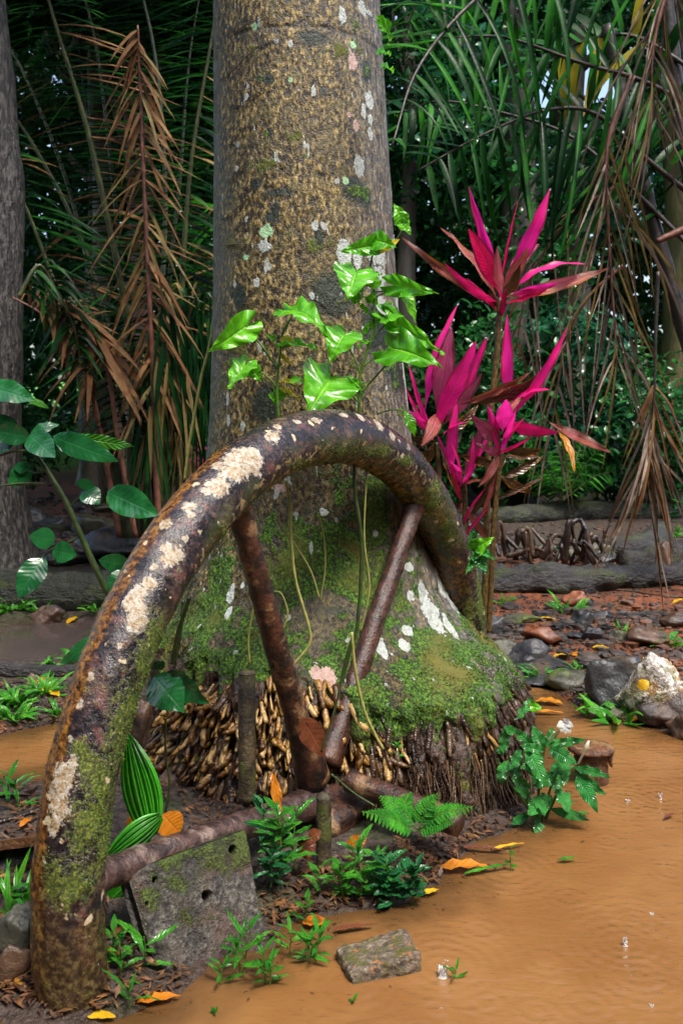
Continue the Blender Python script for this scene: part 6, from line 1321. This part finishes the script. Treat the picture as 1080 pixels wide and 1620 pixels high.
frond(dp3, [(1040, 430), (1036, 540), (1034, 620), (1028, 700), (1022, 760)], 5.6, 20, 140, 4.6, .7, .4, g_(m_fgr, m_fbr, m_fgr), dd=0, rad=.012, rmat=m_rach_d, split=True, t0=.45, hang=.4, jit=.7, lenprof=lambda t: .6+.5*t)
dp4 = thing('dead_frond', P(860, 480, 7.4), 'faded dead frond reaching left behind the tall cordyline', 'dead frond', 'dead fronds hanging at the right')
frond(dp4, [(1000, 280), (920, 330), (860, 400), (830, 470), (815, 560)], 7.2, 9, 150, 4.4, .8, .5, g_(m_fol, m_fgr, m_fbr), dd=.2, rad=.016, rmat=m_rach_b, t0=.1, hang=.4, jit=.4)
dp5 = thing('dead_frond', P(920, 560, 7.8), 'long thin dead leaflets hanging behind the right cordyline', 'dead frond', 'dead fronds hanging at the right')
frond(dp5, [(985, 420), (930, 470), (895, 540), (880, 620), (870, 690)], 7.8, 8, 170, 4.2, .7, .6, g_(m_fol, m_fgr), dd=.2, rad=.014, rmat=m_rach_b, t0=.1, hang=.5, jit=.4)

# ---- forest trees: trunk, limbs and a crown of leaves
GAP = nz(P(905, 128, 1)-np.array([0, 0, H]))
def in_gap(V, r=.046):
    """leaves that would close the hole in the canopy through which the sky shows"""
    e = V-np.array([0, 0, H]); n_ = e/np.linalg.norm(e, axis=1)[:, None]; a = np.arccos(np.clip(n_@GAP, -1, 1)); return (V[:, 1] > 7.5) & (a < r*(.55+.9*vn(n_*55, 9)))
def leaves(C, size, asp=.42, droop=.5, jit=.35):
    """many folded leaves at points C"""
    n = len(C); D = rng.normal(size=(n, 3)); D[:, 2] = D[:, 2]*.5-droop; D /= np.linalg.norm(D, axis=1)[:, None]
    h = rng.normal(size=(n, 3))*.6+np.array([0, -.35, 1]); S = np.cross(D, h); S /= np.maximum(np.linalg.norm(S, axis=1), 1e-6)[:, None]; N = np.cross(S, D)
    L_ = (size*U(1-jit, 1+jit, n))[:, None]; W = L_*asp*.5
    V = np.stack([C, C+D*L_*.35-S*W+N*W*.35, C+D*L_*.4, C+D*L_*.35+S*W+N*W*.35, C+D*L_*.75-S*W*.75+N*W*.1, C+D*L_*.75+S*W*.75+N*W*.1, C+D*L_-N*W*.3], 1).reshape(-1, 3)
    b = np.arange(n)[:, None]*7; q = np.concatenate([b+np.array([0, 2, 1]), b+np.array([0, 3, 2]), b+np.array([4, 6, 5])]); f4 = np.concatenate([b+np.array([1, 2, 2, 4])])
    t = np.concatenate([q, b+np.array([1, 2, 4]), b+np.array([2, 3, 5]), b+np.array([2, 5, 4])])
    return V, t, np.repeat(U(0, 1, n), 7)
def cloud(c, r, n, clumps, spread, size, mat, parent=None, name='crown', asp=.42, droop=.5, gap=True):
    K = rng.normal(size=(clumps, 3)); K /= np.linalg.norm(K, axis=1)[:, None]; K = np.array(c)+K*np.array(r)*(U(.25, 1, clumps)**.45)[:, None]
    C = K[rng.integers(0, clumps, n)]+rng.normal(size=(n, 3))*spread*np.array([1, 1, .7])
    C = C[C[:, 2] > .05]
    if gap: C = C[~in_gap(C)]
    V, t, r_ = leaves(C, size, asp, droop); g = Geo(); g.add(V, t, {'rnd': r_}); return solid(name, g, mat, parent)
m_lf1 = fr_mat('forest_leaf', (.012, .080, .022), (.035, .19, .035), .22, .35, shine=.5)
m_lf2 = fr_mat('forest_leaf_light', (.04, .20, .016), (.10, .38, .025), .25, .4, shine=.5)
m_lf3 = fr_mat('forest_leaf_bluish', (.010, .075, .040), (.028, .16, .065), .2, .3, shine=.5)
m_lf4 = fr_mat('forest_leaf_dark', (.006, .036, .008), (.018, .085, .014), .3, .3)
m_trk = simple('forest_bark', (.05, .042, .032), (.14, .115, .085), 5, .6, .7, 18, .03, (.05, .065, .02), st=(1, 1, .3))
m_trk_g = simple('grey_forest_bark', (.018, .016, .014), (.13, .115, .10), 34, .45, 1.0, 40, .04, (.03, .027, .024), st=(1, 1, .32), lo=.42, hi=.60)
m_trk_m = simple('mossy_forest_bark', (.07, .062, .022), (.17, .15, .05), 5, .6, .7, 18, .03, (.08, .10, .018), st=(1, 1, .3))
def tree(x, y, r, h, crown, n, size, mat, label, tmat=None, lean=(0, 0), clumps=46, spread=.35, flare=1.5, limbs=4):
    z0 = float(height(np.array([x]), np.array([y]))[0]); t = thing('forest_tree', (x, y, z0), label, 'tree', 'forest trees behind the clearing'); g = Geo()
    zz = np.array([-.1, .05, .25, .6, 1.2, h*.35, h*.65, h]); rr = r*np.array([flare*1.15, flare, 1+(flare-1)*.55, 1+(flare-1)*.2, 1, .92, .8, .55])
    zs = np.linspace(-.1, h, 40); path = np.stack([x+lean[0]*zs/h+.06*np.sin(zs*1.3+x), y+lean[1]*zs/h+0*zs, z0+zs], -1); tube(g, path, np.interp(zs, zz, rr), 16, r*.16, 1.8/r*.4, int(abs(x)*10))
    solid('trunk', g, tmat or m_trk, t); cx, cy_, cz, ra, rb, rc = crown
    for k in range(limbs):
        a = k*2.1+x; b = path[int(39*(.55+.1*k))]; e = np.array([cx+ra*.6*math.cos(a), cy_+rb*.6*math.sin(a), cz+rc*.3*(k % 2)]); g = Geo()
        tube(g, curve([b, (b+e)/2+[0, 0, -.2], e], 14), np.linspace(r*.42, r*.1, 14), 8, r*.05, 3, k); solid('limb', g, tmat or m_trk, t)
    cloud((cx, cy_, cz), (ra, rb, rc), n, clumps, spread, size, mat, t)
    return t
tree(-2.82, 8.0, .34, 10, (-4.0, 9.5, 10.5, 3.0, 2.5, 1.6), 2600, .20, m_lf4, 'grey barked tree trunk standing at the left frame edge', m_trk_g, (-.40, 0), flare=1.3)
tree(4.32, 12.6, .40, 9, (4.6, 13.0, 9.2, 2.4, 2.4, 2.0), 3600, .20, m_lf1, 'tree with an olive mossy trunk at the right edge behind the dead frond', m_trk_m, (.3, 0), flare=1.25)
tree(1.0, 13.4, .13, 8.5, (1.6, 13.2, 6.6, 1.7, 1.5, 2.4), 4200, .17, m_lf3, 'slim tree standing just right of the thick palm', m_trk, (-.2, 0), clumps=60, spread=.28)
tree(2.2, 13.2, .26, 9, (2.4, 13.4, 5.6, 1.6, 1.4, 2.6), 5200, .16, m_lf1, 'leafy tree behind the tall cordyline with bluish glossy leaves', m_trk, (.2, 0), clumps=70, spread=.28)
tree(3.4, 15.2, .30, 10, (3.4, 15.5, 6.5, 1.7, 1.6, 3.0), 5200, .19, m_lf3, 'tall leafy tree below the hole in the canopy', m_trk, (.2, 0), clumps=70)
tree(5.6, 16.5, .30, 10, (5.8, 16.5, 7.5, 2.1, 2.0, 3.2), 4800, .20, m_lf1, 'dense tree at the upper right behind the hanging dead fronds', m_trk, (.4, 0), clumps=60)
tree(-1.4, 14.5, .22, 9, (-1.0, 14.5, 6.0, 1.6, 1.5, 3.0), 4200, .17, m_lf2, 'light green tree seen between the left palm and the thick trunk', m_trk, (.3, 0), clumps=60)
tree(-4.0, 16.2, .24, 9, (-4.2, 16.2, 6.5, 2.2, 1.8, 3.2), 4200, .19, m_lf4, 'dark tree behind the brown fronds of the left palm', m_trk, (.1, 0), clumps=50)
tree(-3.35, 13.6, .17, 8, (-2.9, 14.2, 7.2, 1.6, 1.5, 1.8), 2600, .18, m_lf4, 'dark slender trunk standing behind the leaning shrub', m_trk, (.1, 0), flare=1.3)
tree(-2.75, 13.2, .20, 8, (-2.6, 13.6, 7.6, 1.6, 1.5, 1.8), 2600, .18, m_lf4, 'reddish brown slender trunk right of the dark one behind the shrub', simple('reddish_bark', (.08, .045, .035), (.20, .12, .10), 6, .6, .6, 20, .03, st=(1, 1, .3)), (.1, 0), flare=1.3)
tree(-2.25, 15.8, .16, 8, (-2.2, 15.8, 6.8, 1.5, 1.5, 2.4), 3000, .18, m_lf2, 'thin far trunk in the gap left of the palm stalks', m_trk, (0, 0), flare=1.2)
# shrubs along the edge of the clearing
def bush(x, y, r, h, n, size, mat, label, asp=.36):
    z0 = float(height(np.array([x]), np.array([y]))[0]); t = thing('bush', (x, y, z0), label, 'bush', 'bushes along the edge of the clearing'); g = Geo()
    for k in range(5):
        a = k*1.26; b = np.array([x, y, z0-.05]); e = b+np.array([math.cos(a)*r*.6, math.sin(a)*r*.6, h*U(.6, .95)]); tube(g, curve([b, (b+e)/2+[0, 0, .15], e], 10), np.linspace(.03, .01, 10), 6)
    solid('stem', g, m_trk, t); cloud((x, y, z0+h*.55), (r, r, h*.5), n, 30, .20, size, mat, t, 'foliage', asp); return t
for a in ((1.15, 11.6, .7, 1.9, 1500, .16, m_lf4, 'dark bush in the shade right of the thick palm'), (1.9, 12.2, .7, 2.4, 2000, .17, m_lf1, 'glossy bush behind the cordyline stems'), (2.9, 12.6, .8, 2.6, 2200, .17, m_lf3, 'bluish bush behind the right cordyline'), (3.7, 12.0, .7, 2.0, 1500, .15, m_lf1, 'leafy bush left of the olive trunk'),
        (-1.45, 12.5, .6, 2.6, 1700, .15, m_lf2, 'light green bush behind the hanging liana'), (-4.6, 13.0, .8, 1.7, 1500, .15, m_lf4, 'dark bush behind the grey barked tree'), (-3.9, 18.5, .9, 1.0, 1500, .16, m_lf2, 'sunlit low bush far beyond the clearing at the left'), (5.3, 12.6, .9, 3.0, 2000, .18, m_lf4, 'bush at the right frame edge'), (2.35, 14.2, .9, 3.4, 2400, .18, m_lf4, 'deep shaded bush in the middle distance')):
    bush(*a)
# fern-like clumps at the edge, and low palm seedlings
for (px, py, d, n, ll, lab) in ((890, 792, 11.5, 9, 120, 'bright fern clump at the foot of the forest left of its bluish neighbours'), (940, 788, 11.8, 8, 110, 'bluish fern clump under the hanging dead frond'), (845, 790, 12.4, 7, 90, 'small fern clump behind the long trunk'), (1000, 792, 12, 8, 110, 'fern clump before the olive trunk')):
    t = thing('fern_clump', P(px, py, d), lab, 'fern', 'ferns at the foot of the forest')
    for k in range(n):
        a = -1.25+2.5*k/(n-1)+U(-.15, .15); l_ = ll*U(.7, 1.1); e = (px+math.sin(a)*l_*.75, py-math.cos(a)*l_*.95)
        frond(t, [(px, py), ((px+e[0])/2+math.sin(a)*8, (py+e[1])/2-14), e], d, 24, 26, 4.2, .5, .2, g_(m_fgb, m_fg) if 'bright' in lab else g_(m_fg, m_lf3), dd=U(-.4, .4), rad=.008, t0=.1)
# far pink cordyline seen left of the trunk
t = thing('cordyline', P(305, 742, 9.6), 'far small pink cordyline left of the thick trunk', 'cordyline', 'pink cordylines behind the arch')
pstem('stem', [(305, 760), (304, 730), (306, 705)], 9.6, .012, .01, m_stem_b, t)
for b, tp, w, mt in (((304, 712), (286, 676), 9, m_pink), ((306, 712), (318, 692), 10, m_pink), ((305, 718), (332, 706), 9, m_silver), ((305, 722), (330, 738), 10, m_pink), ((303, 722), (282, 700), 8, m_red), ((303, 726), (284, 738), 8, m_red), ((306, 716), (300, 690), 9, m_silver), ((308, 728), (322, 746), 10, m_pink)):
    pleaf('leaf', L('lance', mt, 1), b, tp, w*1.3, 9.6, t)
# the far wood: one mass of leaves behind everything, and a canopy added overhead to shade the background
def far_wood():
    g = Geo()
    for (y0, y1, n, sz) in ((17.5, 20, 22000, .26), (21, 25, 24000, .34)):
        C = np.stack([U(-9.5, 10.5, n), U(y0, y1, n), 12*U(0, 1, n)**.9], -1)
        dens = fbm(C*np.array([.55, .55, .55]), 3, 71); C = C[(dens > .30)]
        low_left = (C[:, 0] > -5.6) & (C[:, 0] < -2.6) & (C[:, 2] < 1.9); C = C[~low_left]
        C[:, 2] += .2; C = C[~in_gap(C)]; V, t, r_ = leaves(C, sz, .42); g.add(V, t, {'rnd': r_})
    o = solid('far_wood', g, m_lf4); o['kind'] = 'stuff'
    g = Geo(); n = 9000; C = np.stack([U(-13, 13, n), U(26, 34, n), 17*U(0, 1, n)], -1); C = C[~in_gap(C, .05)]; V, t, r_ = leaves(C, .75, .5); g.add(V, t, {'rnd': r_}); o = solid('distant_wood', g, m_lf4); o['kind'] = 'stuff'
    g = Geo(); n = 17000; C = np.stack([U(-12, 12, n), U(14.0, 24, n), U(0, 2.2, n)], -1); C[:, 2] += 8.6+.12*(C[:, 1]-5)+.9*np.maximum(0, (C[:, 1]-16)*.35)
    m_ = 7000; C = np.vstack([C, np.stack([U(-11, -.3, m_), U(6.5, 14, m_), U(6.6, 8.2, m_)], -1)])  # lower leaf patch added to shade the left palm
    C = C[fbm(C*np.array([.35, .35, .1]), 3, 75) > .34]; C = C[~in_gap(C, .05)]
    tp = 1.5+.43*C[:, 1]; C[:, 2] = np.maximum(C[:, 2], tp*.0+C[:, 2]); V, t, r_ = leaves(C, .42, .5); g.add(V, t, {'rnd': r_}); o = solid('shading_canopy', g, m_lf4); o['kind'] = 'stuff'
far_wood()
# wood beside and behind the viewer: unseen, added to block low sky light
def wood_around():
    g = Geo(); n = 15000; a = U(math.radians(165), math.radians(375), n); r = U(7, 12, n); C = np.stack([r*np.cos(a), 2.5+r*np.sin(a), 7.5*U(0, 1, n)], -1)
    V, t, r_ = leaves(C, .7, .5); g.add(V, t, {'rnd': r_}); o = solid('sky_blocking_wood', g, m_lf1); o['kind'] = 'stuff'
wood_around()
